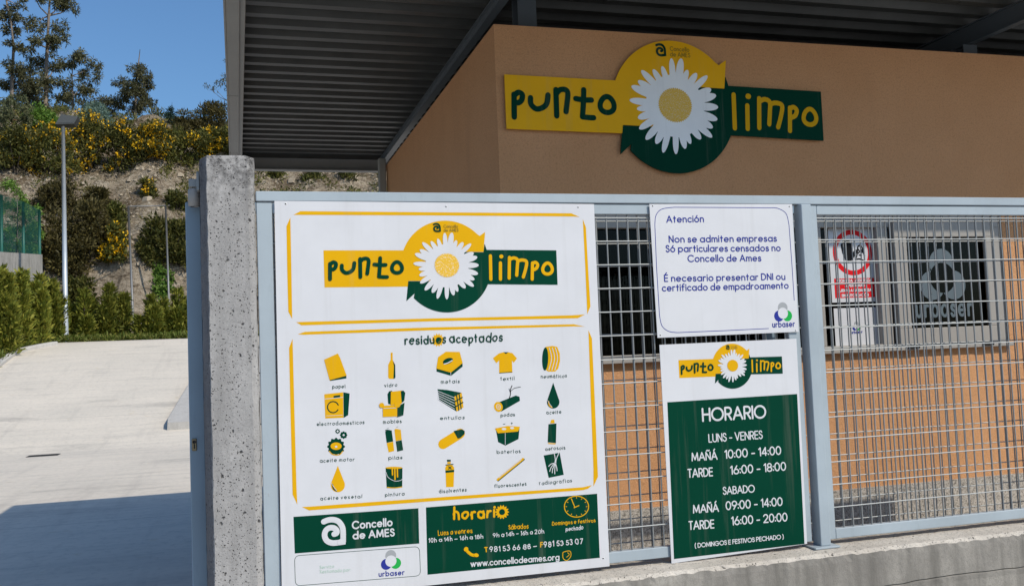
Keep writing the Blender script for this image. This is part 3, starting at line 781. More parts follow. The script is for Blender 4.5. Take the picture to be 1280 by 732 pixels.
def logo(parent, Y, c, k, plain=False, solid=False):
    tf = lambda p: (c[0]+k*p[0], c[1]+k*p[1])
    if solid:
        for nm, pts, m in (('yellow_arrow_panel', L_YEL, 'lifted_yellow'), ('green_arrow_panel', L_GRN, 'green')):
            a = Art(Y, tf); a.poly(pts, m, 0)
            q = [tf(p) for p in pts]; n = len(q)       # the edge of the cut sheet
            a.mb.add([(x, Y, z) for x, z in q]+[(x, Y+.012, z) for x, z in q], [(i, (i+1) % n, n+(i+1) % n, n+i) for i in range(n)], 0)
            a.build(nm, parent)
    else:
        a = Art(Y, tf); a.poly(L_YEL, 'yellow', 1); a.poly(L_GRN, 'green', 2); a.build('arrow_emblem', parent)
    a = Art(Y, tf); a.poly([(DC[0]+x, DC[1]+z) for x, z in daisy_pts(DR)], 'lifted_white' if solid else 'white', 4); d = a.build('daisy', parent)
    a = Art(Y, tf); n = 96; cc = l4((666, 279)); rr = math.hypot(*(np.array(l4((666, 279)))-np.array(l4((666, 279-47)))))
    a.poly([(cc[0]+rr*(1.04 if i % 2 else .97)*math.cos(2*math.pi*i/n), cc[1]+rr*.95*(1.04 if i % 2 else .97)*math.sin(2*math.pi*i/n)) for i in range(n)], 'disc' if not plain else 'yellow', 6)
    if not plain:
        rng = random.Random(2)
    a.build('flower_centre', d)
    for nm, sts, f, m, wpx, o in (('punto_lettering', L_PUNTO, l6, 'green', 25.5, ((522, 375), 34, 37)), ('limpo_lettering', L_LIMPO, l7, 'yellow', 22.5, ((782, 383), 32, 37))):
        a = Art(Y, lambda p, f=f: tf(f(p)))
        wm = math.hypot(*(np.array(f((400, 300)))-np.array(f((400, 300+wpx)))))*k
        for i, s in enumerate(sts): a.stroke(s, wm, m, 6 if i % 2 else 5)
        (ox, oy), rx, ry = o
        a.stroke([(ox+rx*math.cos(t)+3*math.sin(2*t), oy+ry*math.sin(t)) for t in np.linspace(0, 2*math.pi, 15)[:-1]], wm, m, 5, True)
        if m == 'yellow': a.ell((469, 301), 14, 13.5, m, 5)
        a.build(nm, parent)
    a = Art(Y); f7 = lambda p: tf(l7(p))
    h = abs(f7((33, 135))[1]-f7((33, 75))[1]); ames(a, f7((33, 105)), h, 'green', 5)
    for s, x0, y0, x1, y1 in (('Concello', 79, 107, 176, 107), ('de AMES', 79, 133, 180, 133)):
        hh = abs(f7((0, 0))[1]-f7((0, 22))[1]); text(a, s, f7((x0, y0)), f7((x1, y1)), hh, hh*.13, 'brown_print', 5)
    a.build('council_mark', parent)
def slab(parent, q, Y, th=.004, mat='white', name='panel'):
    """a sheet whose front corners are q (metres), with thickness"""
    m = MB(); c = (sum(p[0] for p in q)/4, sum(p[1] for p in q)/4)
    vs = [(x, Y, z) for x, z in q]+[(x, Y+th, z) for x, z in q]
    m.add(vs, [(0, 3, 2, 1), (4, 5, 6, 7)]+[(i, (i+1) % 4, 4+(i+1) % 4, 4+i) for i in range(4)])
    return m.build(name, mat, parent)
def screws(parent, pts, Y):
    for x, z in pts:
        m = MB(); m.tube([(x, Y+.001, z), (x, Y-.0006, z), (x, Y-.0012, z)], [.005, .005, .0035], 10); m.build('screw', 'lifted_white', parent)

# ------------------------------------------------------------------ sign on the building
bs = thing('building_sign', 'shaped yellow and green daisy sign reading punto limpo high on the orange wall', 'sign', (3.3, BY-.03, 3.0))
YB = BY-.034
pL = P(632, 129, YB); pR = P(1028.3, 148, YB)
L0, R0 = l4((198, 292))[0], l4((1086, 288))[0]
kb = (pR[0]-pL[0])/(R0-L0); cc = (pL[0]-kb*L0, (P(845, 53, YB)[1]+P(846, 215, YB)[1])/2)
logo(bs, YB, cc, kb, solid=True)
m = MB()
for dx in (-.9, 0, .9):
    m = MB(); m.tube([(cc[0]+dx, YB+.0125, cc[1]), (cc[0]+dx, BY-.001, cc[1])], .012, 8); m.build('standoff', 'steel', bs)

# ------------------------------------------------------------------ big notice board
big = thing('notice_board', 'large white notice board listing accepted waste with yellow borders and green boxes', 'sign', (.98, 0, .5))
slab(big, [P(343, 251), P(742.5, 255), P(762, 707), (P(353, 735)[0]-.003, .503)], 0.0)
screws(big, [P(*Z4(52, 45)), P(*Z4(663, 55)), P(*Z4(1166, 58)), P(754, 697)], 0.0)
logo(big, 0.0, LC, 1.0)
Z5 = zoomer(350, 410, 3.181); Z56 = zoomer(540, 410, 3.182); ZB = zoomer(350, 600, 2.977)
for Z, pts in ((Z4, [(82, 87), (108, 73), (600, 77), (1140, 81), (1172, 95), (1150, 93), (600, 89), (108, 87)]), (Z4, [(70, 97), (55, 130), (58, 300), (62, 455), (77, 483), (74, 300)]),
               (Z4, [(1184, 103), (1196, 135), (1205, 300), (1213, 435), (1201, 465), (1194, 300)]), (Z4, [(92, 495), (112, 507), (600, 492), (1165, 480), (1192, 466), (1140, 469), (600, 481), (120, 494)]),
               (Z4, [(98, 541), (125, 532), (600, 515), (1150, 503), (1192, 512), (1150, 511), (600, 526), (120, 543)]), (Z5, [(50, 42), (36, 78), (42, 350), (50, 660), (69, 700), (66, 640), (58, 350)]),
               (Z56, [(622, 8), (636, 40), (648, 300), (660, 590), (642, 628), (642, 560), (632, 300)])):
    a = Art(0.0, tfpx(Z)); a.poly(pts, 'yellow', 1); a.build('border_stroke', big)
a = Art(0.0, lambda p: P(*p)); a.poly([(377.5, 633), (386.3, 637.3), (460, 632), (540, 625.9), (728.6, 612.1), (735, 610.3), (740.2, 605.8), (728.6, 608.4), (540, 621.6), (460, 627.2), (387, 632.6)], 'yellow', 1); a.build('border_stroke', big)
def daisy_small(art, c, r, hole, mc, mh, layer):
    art.poly([(c[0]+r*(1+.14*math.cos(14*t))*math.cos(t), c[1]+r*(1+.14*math.cos(14*t))*math.sin(t)) for t in np.linspace(0, 2*math.pi, 113)[:-1]], mc, layer)
    art.ell(c, hole, hole, mh, layer+1)
a = Art(0.0, tfpx(Z4)); daisy_small(a, (632, 563), 22, 8, 'yellow', 'green', 1)
textpx(a, 'residuos aceptados', Z4, 505, 582, 880, 570, 36, 5.2, 'green', hand=True, gap=.36, layer=4); a.build('heading_lettering', big)
# pictograms
def icon(Z, fn, cap=None):
    a = Art(0.0, tfpx(Z)); fn(a)
    a.build('pictogram', big)
    if cap:
        b = Art(0.0); s, x0, y0, x1, y1 = cap
        textpx(b, s, Z, x0, y0, x1, y1, 15, 1.95, 'green', hand=True, gap=.42); b.build('caption_lettering', big)
PXM = 1/3.18*.00425        # metres per zoom pixel for stroke widths
def S(a, pts, wpx, m, ly, **k): a.stroke(pts, wpx*PXM, m, ly, **k)
def i_papel(a): a.poly([(197, 206), (264, 187), (264, 199), (200, 209)], 'green', 1); a.poly([(175, 125), (230, 100), (240, 120), (265, 188), (197, 206)], 'yellow', 2)
icon(Z5, i_papel, ('papel', 208, 239, 260, 238))
def i_vidro(a):
    a.poly([(440, 97), (448, 97), (448, 125), (458, 145), (459, 196), (454, 201), (435, 201), (430, 196), (430, 145), (440, 125)], 'yellow', 1)
    a.poly([(449, 130), (458, 146), (459, 196), (454, 201), (451, 200), (453, 150)], 'green', 2)
icon(Z5, i_vidro, ('vidro', 415, 235, 467, 231))
def i_lava(a):
    a.poly([(176, 262), (251, 254), (252, 355), (180, 358)], 'yellow', 1); a.poly([(252, 254), (277, 259), (271, 345), (253, 356)], 'green', 1)
    S(a, [(211+22*math.cos(t), 313+22*math.sin(t)) for t in np.linspace(.5, 5.9, 16)], 4, 'green', 2); a.poly([(213, 268), (239, 265), (239, 274), (213, 277)], 'green', 2)
    S(a, [(178, 281), (250, 274)], 1.8, 'white', 2, smooth=False); S(a, [(184, 348), (248, 345)], 1.4, 'white', 2, smooth=False)
icon(Z5, i_lava, ('electrodomésticos', 146, 388, 336, 380))
def i_sofa(a):
    a.poly([(427, 262), (434, 250), (446, 248), (446, 305), (430, 300)], 'green', 1); a.poly([(441, 252), (485, 247), (484, 300), (440, 305)], 'yellow', 2)
    a.poly([(480, 250), (490, 247), (498, 256), (494, 288), (484, 296)], 'green', 3); a.poly([(408, 308), (468, 304), (466, 350), (409, 352)], 'yellow', 4)
    a.poly([(466, 312), (495, 295), (490, 345), (466, 353)], 'green', 5); a.ell((404, 306), 10, 10, 'yellow', 6); a.ell((466, 304), 12, 11, 'yellow', 6)
    S(a, [(412, 318), (460, 316)], 1.6, 'white', 7, smooth=False)
icon(Z5, i_sofa, ('mobles', 410, 380, 484, 376))
def gear(a, c, r, n, m, ly): a.poly([(c[0]+r*(1+.09*math.cos(n*t))*math.cos(t), c[1]+r*(1+.09*math.cos(n*t))*math.sin(t)) for t in np.linspace(0, 2*math.pi, 8*n+1)[:-1]], m, ly)
def i_motor(a):
    gear(a, (223, 470), 33, 12, 'green', 1); a.ell((223, 468), 22, 15, 'yellow', 2); a.ell((223, 470), 5, 4, 'white', 3)
    S(a, [(196, 488), (210, 501), (236, 502), (250, 488)], 3, 'yellow', 2)
    gear(a, (253, 424), 14, 8, 'green', 1); a.ell((253, 424), 4, 4, 'white', 2); gear(a, (229, 409), 9, 8, 'green', 1); a.ell((229, 409), 4, 4, 'white', 2)
icon(Z5, i_motor, ('aceite motor', 158, 534, 297, 527))
def i_pilas(a):
    a.poly([(418, 410), (444, 405), (450, 449), (424, 455)], 'green', 1); a.poly([(424, 456), (450, 450), (454, 487), (432, 493)], 'yellow', 1)
    a.poly([(455, 406), (480, 402), (484, 443), (460, 448)], 'yellow', 1); a.poly([(460, 449), (484, 444), (490, 484), (466, 490)], 'green', 1)
    a.ell((431, 407), 13, 4, 'green', 2, .15); a.ell((467, 404), 12.5, 4, 'yellow', 2, .15)
    S(a, [(425, 398), (432, 396)], 2, 'grey', 1, smooth=False); S(a, [(463, 393), (469, 391)], 2, 'grey', 1, smooth=False)
icon(Z5, i_pilas, ('pilas', 432, 523, 487, 519))
def drop(a, x, y0, y1, w_, m, m2):
    r = w_/2; cy = y1-r
    pts = [(x, y0)]+[(x+r*math.cos(t), cy+r*1.03*math.sin(t)) for t in np.linspace(-.5, math.pi+.5, 24)]
    a.poly(pts, m, 1); S(a, [(x-r*.75, cy-2), (x-r*.62, cy+r*.55), (x-r*.2, cy+r*.85)], 4, m2, 2)
    S(a, [(x-r*.95, cy-8), (x-r*.6, cy+r*.25), (x-r*.2, cy+r*.8)], 1.6, 'white', 3)
icon(Z5, lambda a: drop(a, 230, 546, 650, 56, 'yellow', 'green'), ('aceite vexetal', 160, 683, 326, 674))
def i_pintura(a):
    a.poly([(420, 555), (487, 553), (486, 632), (455, 636), (424, 634)], 'green', 1); a.ell((453, 554), 34, 4.5, 'yellow', 2)
    for x, l_ in ((446, 26), (456, 44), (466, 34)): S(a, [(x, 556), (x+1, 556+l_)], 5, 'yellow', 3, smooth=False)
    S(a, [(421, 572), (430, 592), (455, 606), (478, 604), (489, 596)], 1.8, 'white', 5); S(a, [(426, 632), (455, 634), (485, 630)], 3, 'yellow', 2)
icon(Z5, i_pintura, ('pintura', 418, 668, 495, 664))
def i_metais(a):
    a.poly([(18, 150), (75, 172), (121, 136), (122, 152), (76, 189), (18, 172)], 'green', 1); a.poly([(24, 115), (55, 93), (110, 94), (122, 138), (75, 176), (17, 160)], 'yellow', 2)
    a.ell((63, 130), 21, 11, 'green', 3, -.35); S(a, [(48, 142), (62, 138), (80, 128)], 3.5, 'white', 4); S(a, [(74, 176), (75, 187)], 1.6, 'white', 3, smooth=False)
icon(Z56, i_metais, ('metais', 36, 221, 110, 217))
def i_textil(a):
    a.poly([(266, 100), (284, 95), (304, 95), (320, 99), (338, 120), (325, 137), (318, 128), (320, 176), (267, 179), (267, 128), (256, 139), (242, 119)], 'yellow', 1)
    a.poly([(284, 95), (304, 95), (294, 102)], 'green', 2); S(a, [(268, 178), (318, 174)], 2.2, 'green', 2, smooth=False)
icon(Z56, i_textil, ('textil', 272, 208, 328, 206))
def i_neum(a):
    a.poly([(452, 74), (478, 70), (498, 74), (508, 100), (509, 130), (502, 160), (490, 172), (462, 172), (446, 160), (440, 125), (442, 95)], 'yellow', 1)
    a.ell((450, 122), 12, 46, 'green', 2, .03)
    for dx in (16, 28, 40): S(a, [(450+dx, 78), (459+dx, 120), (448+dx, 166)], 2.6, 'white', 3)
icon(Z56, i_neum, ('neumáticos', 433, 199, 537, 196))
def i_entullos(a):
    a.poly([(22, 242), (60, 245), (117, 256), (90, 272), (97, 330), (30, 288)], 'green', 1); a.poly([(88, 272), (118, 256), (125, 314), (98, 331)], 'yellow', 2)
    for k in range(5): S(a, [(24, 250+k*8), (89, 276+k*11)], 1.7, 'white', 3, smooth=False)
    for u in (.32, .66):
        S(a, [(88+30*u, 272-16*u), (98+27*u, 331-17*u)], 4, 'green', 3, smooth=False); S(a, [(88+10*u, 272+59*u), (118+7*u, 256+58*u)], 4, 'green', 4, smooth=False)
icon(Z56, i_entullos, ('entullos', 32, 365, 130, 361))
def i_podas(a):
    a.poly([(255, 298), (333, 267), (348, 272), (350, 288), (275, 331)], 'green', 1); a.ell((264, 312), 17, 20, 'yellow', 2, -.3); a.ell((264, 312), 9, 11, 'white', 3, -.3, hole=(7, 9)); a.ell((264, 312), 3.5, 4.5, 'white', 3, -.3, hole=(2, 3))
    S(a, [(306, 282), (312, 262), (312, 245), (318, 228)], 3, 'black', 2); S(a, [(313, 250), (328, 238), (352, 233)], 1.8, 'black', 3); S(a, [(312, 256), (306, 240)], 1.6, 'black', 3, smooth=False)
icon(Z56, i_podas, ('podas', 273, 352, 330, 349))
icon(Z56, lambda a: drop(a, 482, 216, 318, 50, 'green', 'yellow'), ('aceite', 455, 342, 515, 339))
def i_pill(a):
    S(a, [(44, 460), (112, 418)], 36, 'yellow', 1, smooth=False); a.poly([(86, 408), (118, 401), (130, 408), (129, 420), (112, 436), (102, 438)], 'green', 3)
icon(Z56, i_pill)
def i_bateria(a):
    a.poly([(254, 402), (262, 412), (338, 404), (348, 396), (344, 440), (292, 466), (263, 452)], 'green', 1); a.poly([(250, 398), (300, 388), (350, 391), (342, 410), (262, 417)], 'yellow', 3)
    a.ell((286, 400), 9, 4.5, 'white', 4); a.ell((318, 396), 8, 4.5, 'white', 4); S(a, [(291, 416), (291, 462)], 1.6, 'white', 3, smooth=False)
    S(a, [(283, 381), (291, 380)], 2, 'green', 1, smooth=False); S(a, [(314, 378), (320, 377)], 2, 'green', 1, smooth=False); S(a, [(317, 374), (317, 381)], 2, 'green', 1, smooth=False)
icon(Z56, i_bateria, ('baterías', 258, 499, 352, 495))
def i_aero(a):
    a.poly([(463, 381), (495, 378), (493, 456), (460, 453)], 'green', 1); a.poly([(474, 364), (486, 363), (488, 377), (470, 378)], 'yellow', 1); a.poly([(460, 455), (493, 457), (490, 461), (464, 460)], 'yellow', 1)
icon(Z56, i_aero, ('aerosois', 450, 486, 530, 481))
def i_disol(a):
    a.poly([(60, 541), (75, 540), (88, 552), (88, 568), (86, 630), (56, 631), (54, 570), (52, 555)], 'yellow', 1); a.poly([(59, 522), (74, 522), (75, 529), (60, 530)], 'green', 1); a.poly([(61, 531), (74, 530), (75, 538), (60, 539)], 'yellow', 1)
    a.poly([(53, 565), (88, 562), (88, 571), (54, 574)], 'green', 2); a.poly([(60, 546), (84, 544), (84, 560), (60, 561)], 'yellow', 2); S(a, [(66, 549), (76, 558)], 3, 'green', 4, smooth=False); S(a, [(76, 549), (66, 558)], 3, 'green', 4, smooth=False); S(a, [(55, 543), (84, 540)], 3, 'green', 2, smooth=False)
icon(Z56, i_disol, ('disolventes', 28, 656, 138, 648))
def i_fluor(a): S(a, [(263, 605), (366, 521)], 6, 'green', 1, smooth=False); S(a, [(261, 601), (362, 519)], 8, 'yellow', 2, smooth=False); S(a, [(266, 594), (355, 522)], 1.4, 'white', 4, smooth=False)
icon(Z56, i_fluor, ('fluorescentes', 248, 634, 376, 625))
def i_radio(a):
    a.poly([(444, 505), (508, 494), (524, 582), (464, 594)], 'green', 1)
    for q in ([(486, 498), (490, 520), (488, 536)], [(504, 496), (494, 520), (492, 536)], [(486, 538), (474, 552), (468, 568)], [(488, 540), (480, 558), (478, 574)], [(490, 540), (488, 560), (488, 578)], [(492, 540), (496, 556), (497, 566)], [(484, 536), (472, 540), (464, 548)]): S(a, q, 3, 'white', 2)
icon(Z56, i_radio, ('radiografías', 427, 623, 557, 612))
# the council box
a = Art(0.0, tfpx(ZB)); a.poly([(50, 135), (515, 103), (518, 234), (55, 271)], 'green', 1); a.build('green_box', big)
a = Art(0.0, tfpx(Z8)); 
a.stroke(AMES[0], .0255, 'white', 2); a.stroke(AMES[1], .0255, 'white', 3); a.poly([(470, 300), (510, 300), (512, 352), (455, 360), (440, 350), (440, 320)], 'white', 5); a.build('council_emblem', big)
a = Art(0.0); textpx(a, 'Concello', Z8, 568, 222, 930, 192, 76, 13.5, 'white'); textpx(a, 'de AMES', Z8, 574, 312, 948, 282, 74, 13.5, 'white'); a.build('council_lettering', big)
def rrect(Z, c, r):
    """rounded outline through corner points c (TL TR BR BL) in zoom pixels"""
    out = []
    for i in range(4):
        p, a_, b_ = np.array(c[i], float), np.array(c[i-1], float), np.array(c[(i+1) % 4], float)
        u = (a_-p)/np.linalg.norm(a_-p); v = (b_-p)/np.linalg.norm(b_-p)
        for t in np.linspace(0, 1, 9): out.append(tuple(p+u*r*(1-t)**2+v*r*t**2))
    return out
a = Art(0.0, tfpx(Z8)); a.stroke(rrect(Z8, [(58, 455), (1168, 372), (1178, 632), (66, 722)], 48), .0022, 'green', 1, True, False); a.build('box_outline', big)
a = Art(0.0); textpx(a, 'Servizo', Z8, 282, 572, 410, 560, 30, 3.2, 'pale_green', gap=.36); textpx(a, 'Xestionado por:', Z8, 282, 612, 560, 592, 32, 3.2, 'pale_green', gap=.36); a.build('small_lettering', big)
def urb(parent, Z, c, rpx, x0, y0, x1, y1, hpx, wpx, Y=0.0):
    a = Art(Y); q = P(*Z(*c), Y); q2 = P(*Z(c[0], c[1]-rpx), Y); emblem(a, q, abs(q2[1]-q[1]), ('grey', 'blue', 'leaf_green'), 1); a.build('trefoil_emblem', parent)
    a = Art(Y); textpx(a, 'urbaser', Z, x0, y0, x1, y1, hpx, wpx, 'blue', Y, gap=.36); a.build('company_lettering', parent)
urb(big, Z8, (915, 501), 98, 806, 642, 1037, 625, 50, 8)
a = Art(0.0, tfpx(ZB)); a.poly([(543, 100), (1180, 49), (1190, 287), (549, 350)], 'green', 1); a.build('green_box', big)
a = Art(0.0, tfpx(ZB)); daisy_small(a, (826, 117), 23, 11, 'yellow', 'green', 2); textpx(a, 'horari', ZB, 643, 148, 800, 139, 46, 8.5, 'yellow', hand=True, layer=4, gap=.34); a.build('opening_hours_heading', big)
for s, m, x0, y0, x1, y1, h, w_ in (('Luns a venres', 'yellow', 588, 206, 716, 194, 19, 2.6), ('10h a 14h – 16h a 18h', 'white', 553, 231, 756, 216, 17, 2.6), ('Sábados', 'yellow', 850, 183, 925, 178, 18, 2.6),
                                   ('9h a 14h – 16h a 20h', 'white', 793, 212, 983, 197, 17, 2.6), ('Domingos e festivos', 'yellow', 1012, 167, 1174, 155, 15, 2.3), ('pechado', 'white', 1063, 188, 1129, 182, 16, 2.4),
                                   ('T', 'yellow', 761, 268, 774, 267, 20, 4), ('981 53 66 88 –', 'white', 780, 267, 957, 253, 21, 3.3), ('F', 'yellow', 968, 249, 979, 248, 20, 4), ('981 53 53 07', 'white', 982, 249, 1127, 236, 21, 3.3)):
    a = Art(0.0); textpx(a, s, ZB, x0, y0, x1, y1, h, w_, m, hand=True, gap=.34); a.build('opening_hours_lettering', big)
a = Art(0.0); textpx(a, 'www.concellodeames.org', ZB, 709, 322, 1040, 296, 25, 4, 'white', gap=.26); a.build('web_address_lettering', big)
a = Art(0.0, tfpx(ZB)); wz = .0045
a.stroke([(1103+45*math.cos(t), 97+39*math.sin(t)) for t in np.linspace(0, 2*math.pi, 25)[:-1]], wz, 'yellow', 2, True)
a.stroke([(1097, 100), (1084, 68)], wz, 'yellow', 2, smooth=False); a.stroke([(1094, 101), (1112, 93)], wz, 'yellow', 3, smooth=False)
for k in range(12):
    t = 2*math.pi*k/12; a.stroke([(1103+36*math.cos(t), 97+31*math.sin(t)), (1103+40*math.cos(t), 97+34.5*math.sin(t))], .003, 'yellow', 2, smooth=False)
a.build('clock_drawing', big)
a = Art(0.0, tfpx(ZB)); a.stroke([(690, 254), (700, 266), (714, 276), (732, 279)], .014, 'yellow', 2); a.ell((692, 255), 8, 9, 'yellow', 5, .5); a.ell((730, 277), 9, 7, 'yellow', 5, .2); a.build('telephone_drawing', big)
a = Art(0.0, tfpx(ZB)); a.stroke([(1055, 266), (1078, 262), (1082, 280), (1068, 297), (1054, 290), (1052, 274)], .0035, 'yellow', 2, True); a.stroke([(1070, 268), (1076, 275), (1066, 285)], .003, 'yellow', 3); a.build('hand_drawing', big)

# ------------------------------------------------------------------ notice: attention
ate = thing('notice_sign', 'white notice with thin blue outline headed Atención, above the green opening hours sign', 'sign', (2.52, 0, 1.63))
slab(ate, [P(811.7, 255), P(990, 255), P(998.5, 414.4), P(822, 422)], 0.0)
ZA = zoomer(740, 230, 2.928)
for s, x0, y0, x1, y1 in (('Atención', 272, 142, 410, 140), ('Non se admiten empresas', 281, 215, 677, 211), ('Só particulares censados no', 270, 250, 691, 246), ('Concello de Ames', 350, 286, 620, 283), ('É necesario presentar DNI ou', 264, 358, 708, 351), ('certificado de empadroamento', 256, 393, 720, 383)):
    a = Art(0.0); textpx(a, s, ZA, x0, y0, x1, y1, 27, 4.1, 'blue', gap=.27); a.build('text_line', ate)
a = Art(0.0, tfpx(ZA))
path = [(740, 425), (732, 300), (721, 150)]+[tuple(q) for q in catmull([(721, 150), (710, 108), (680, 89), (650, 87)], 5)]+[(500, 86), (300, 85)]+catmull([(300, 85), (255, 92), (234, 115), (230, 150)], 5)+[(236, 300), (247, 480)]+catmull([(247, 480), (256, 518), (280, 538), (312, 543)], 5)+[(480, 536), (646, 528)]
a.stroke(path, .0035, 'blue', 1, False, False); a.build('outline', ate)
urb(ate, ZA, (699, 472), 40, 660, 525, 743, 522, 23, 3.6)
screws(ate, [P(*ZA(222, 80)), P(*ZA(722, 82)), P(*ZA(745, 535)), P(*ZA(250, 552))], 0.0)

# ------------------------------------------------------------------ opening hours sign
hor = thing('opening_hours_sign', 'white bordered dark green sign headed HORARIO with opening hours, resting above the low wall', 'sign', (2.52, 0, .48))
slab(hor, [P(824.4, 430.7), P(995.5, 423), P(1009, 679), P(839.5, 703.7)], 0.0)
ZH = zoomer(740, 410, 2.274)
a = Art(0.0, tfpx(ZH)); a.poly([(214, 210), (583, 186.5), (604, 612), (233, 655)], 'green', 1); a.build('green_panel', hor)
for s, x0, y0, x1, y1, h, w_ in (('HORARIO', 313, 266, 496, 256, 40, 5.6), ('LUNS - VENRES', 331, 325, 485, 314, 25, 3.2), ('MAÑÁ', 283, 378, 357, 373, 25, 3.6), ('10:00 - 14:00', 377, 371, 538, 359, 26, 3.6), ('TARDE', 272, 425, 344, 420, 26, 3.6), ('16:00 - 18:00', 393, 416, 552, 404, 26, 3.6),
                                 ('SABADO', 372, 473, 463, 466, 23, 3.2), ('MAÑÁ', 287, 526, 361, 521, 25, 3.6), ('09:00 - 14:00', 380, 517, 542, 504, 26, 3.6), ('TARDE', 275, 573, 348, 568, 26, 3.6), ('16:00 - 20:00', 396, 560, 556, 548, 26, 3.6), ('( DOMINGOS E FESTIVOS PECHADO )', 292, 624, 545, 598, 14, 2.4)):
    a = Art(0.0); textpx(a, s, ZH, x0, y0, x1, y1, h, w_, 'white', gap=.2); a.build('text_line', hor)
pl_, pr_ = P(*ZH(247, 118)), P(*ZH(541, 103)); kh = (pr_[0]-pl_[0])/(R0-L0)
logo(hor, 0.0, (pl_[0]-kh*L0, (P(*ZH(400, 44))[1]+P(*ZH(400, 171))[1])/2), kh, plain=True)

# ------------------------------------------------------------------ signs on the window
YW = BY+.042
pro = thing('prohibition_sign', 'white and red no-entry warning sign with raised black hand inside the office window', 'sign', (4.8, YW, 1.88))
ZP = zoomer(1010, 250, 3.66)
q = [P(*ZP(*p), YW) for p in ((92, 108), (298, 108), (325, 465), (108, 466))]
x0_, x1_ = (q[0][0]+q[3][0])/2, (q[1][0]+q[2][0])/2; z1_, z0_ = (q[0][1]+q[1][1])/2, (q[2][1]+q[3][1])/2
slab(pro, [(x0_, z1_), (x1_, z1_), (x1_, z0_), (x0_, z0_)], YW, .003)
W_ = x1_-x0_; cx2, cz2 = (x0_+x1_)/2, z1_-.235*1.0*W_/.43-.0
cz2 = P(*ZP(207, 240), YW)[1]
a = Art(YW); a.ell((cx2, cz2), W_*.425, W_*.425, 'red', 1, n=48, hole=(W_*.335, W_*.335)); a.build('red_ring', pro)
a = Art(YW, lambda p: (cx2+p[0]*W_, cz2+p[1]*W_))
a.poly([(-.20, .0), (-.17, -.14), (-.10, -.18), (-.03, -.16), (.0, -.06), (-.02, .02), (-.12, .04)], 'black', 1)
for q_ in ([(-.185, .0), (-.21, .14)], [(-.14, .0), (-.15, .22)], [(-.095, .0), (-.085, .21)], [(-.05, .0), (-.03, .14)], [(-.02, -.08), (.05, -.0), (.07, .02)]): a.stroke(q_, .032*W_/.43*1.0, 'black', 4, smooth=False)
for q_ in ([(.06, -.13), (.10, -.02), (.12, .10), (.17, .13), (.22, .08), (.24, -.02), (.26, -.06)], [(.13, .06), (.15, .02), (.13, -.01)], [(.20, .05), (.21, .0)], [(.06, -.13), (.14, -.12), (.22, -.15)], [(.14, -.05), (.19, -.05)]): a.stroke(q_, .012, 'black', 2)
a.build('hand_symbol', pro)
a = Art(YW); zt, zb_ = P(*ZP(215, 357), YW)[1], P(*ZP(215, 446), YW)[1]
a.poly([(x0_+.03, zt), (x1_-.03, zt), (x1_-.03, zb_), (x0_+.03, zb_)], 'red', 1); a.build('red_panel', pro)
lh = (zt-zb_)/4
for i, (s, wv) in enumerate((('PROHIBIDA LA ENTRADA', .88), ('A PERSONAS', .5), ('AJENAS A LA EMPRESA', .84), ('SIN AUTORIZACIÓN', .68))):
    a = Art(YW); zl = zt-lh*(i+.82); hw = (W_-.06)*wv/2; text(a, s, (cx2-hw, zl), (cx2+hw, zl), lh*.66, .0065, 'white', 2, gap=.3); a.build('text_line', pro)
pap = thing('paper_notice', 'plain white sheet with small company logo, under the red warning sign in the window', 'notice', (4.8, YW, 1.53))
q = [P(*ZP(*p), YW) for p in ((118, 495), (325, 490), (335, 668), (127, 672))]
slab(pap, [((q[0][0]+q[3][0])/2, q[0][1]), ((q[1][0]+q[2][0])/2, q[0][1]), ((q[1][0]+q[2][0])/2, q[2][1]), ((q[0][0]+q[3][0])/2, q[2][1])], YW, .002)
urb(pap, ZP, (222, 578), 24, 196, 612, 250, 608, 14, 3, YW)

# ------------------------------------------------------------------ lamp post, goal-like frame, retaining wall, fences
b = at(82, 423, 43.4); b[2] = hz(b[0], 43.4); top = at(78, 158, 43.4)
lp_ = thing('lamp_post', 'tall slim grey floodlight post with boxy dark lamp head beside the ramp top', 'street lamp', tuple(b))
mb = MB(); mb.tube([b, (b[0], b[1], top[2])], [.13, .075], 12); mb.box(b[0]-.2, b[0]+.2, b[1]-.2, b[1]+.2, b[2]-.1, b[2]+.03); mb.build('pole', 'pole', lp_)
mb = MB(); tx, ty, tz_ = b[0]+.1, b[1], top[2]
vs = [(tx-.38, ty-.4, tz_+.0), (tx+.42, ty-.4, tz_+.05), (tx+.42, ty+.4, tz_+.05), (tx-.38, ty+.4, tz_+.0), (tx-.14, ty-.32, tz_+.5), (tx+.6, ty-.32, tz_+.42), (tx+.6, ty+.32, tz_+.42), (tx-.14, ty+.32, tz_+.5)]
mb.add(vs, [(0, 3, 2, 1), (4, 5, 6, 7), (0, 1, 5, 4), (1, 2, 6, 5), (2, 3, 7, 6), (3, 0, 4, 7)]); hd = mb.build('lamp_head', 'lamp', lp_)
mb = MB(); mb.add([(tx-.28, ty-.402, tz_+.06), (tx+.38, ty-.402, tz_+.1), (tx+.5, ty-.35, tz_+.36), (tx-.12, ty-.35, tz_+.40)], [(0, 1, 2, 3)]); mb.build('lens', 'lamp', hd)

g = thing('pipe_frame', 'tall thin galvanised pipe frame standing among the shrubs below the rock face', 'frame', tuple(at(166, 415, 47)))
mb = MB(); pa, pb, pc, pd = at(167, 415, 47), at(160.5, 258, 47), at(207, 257, 48), at(212, 400, 48)
mb.tube([pa, pb], .055, 8); mb.build('upright', 'pipe', g); mb = MB(); mb.tube([pc, pd], .05, 8); mb.build('upright', 'pipe', g)
mb = MB(); mb.tube([pb, pc], .028, 8); mb.build('crossbar', 'pipe', g)

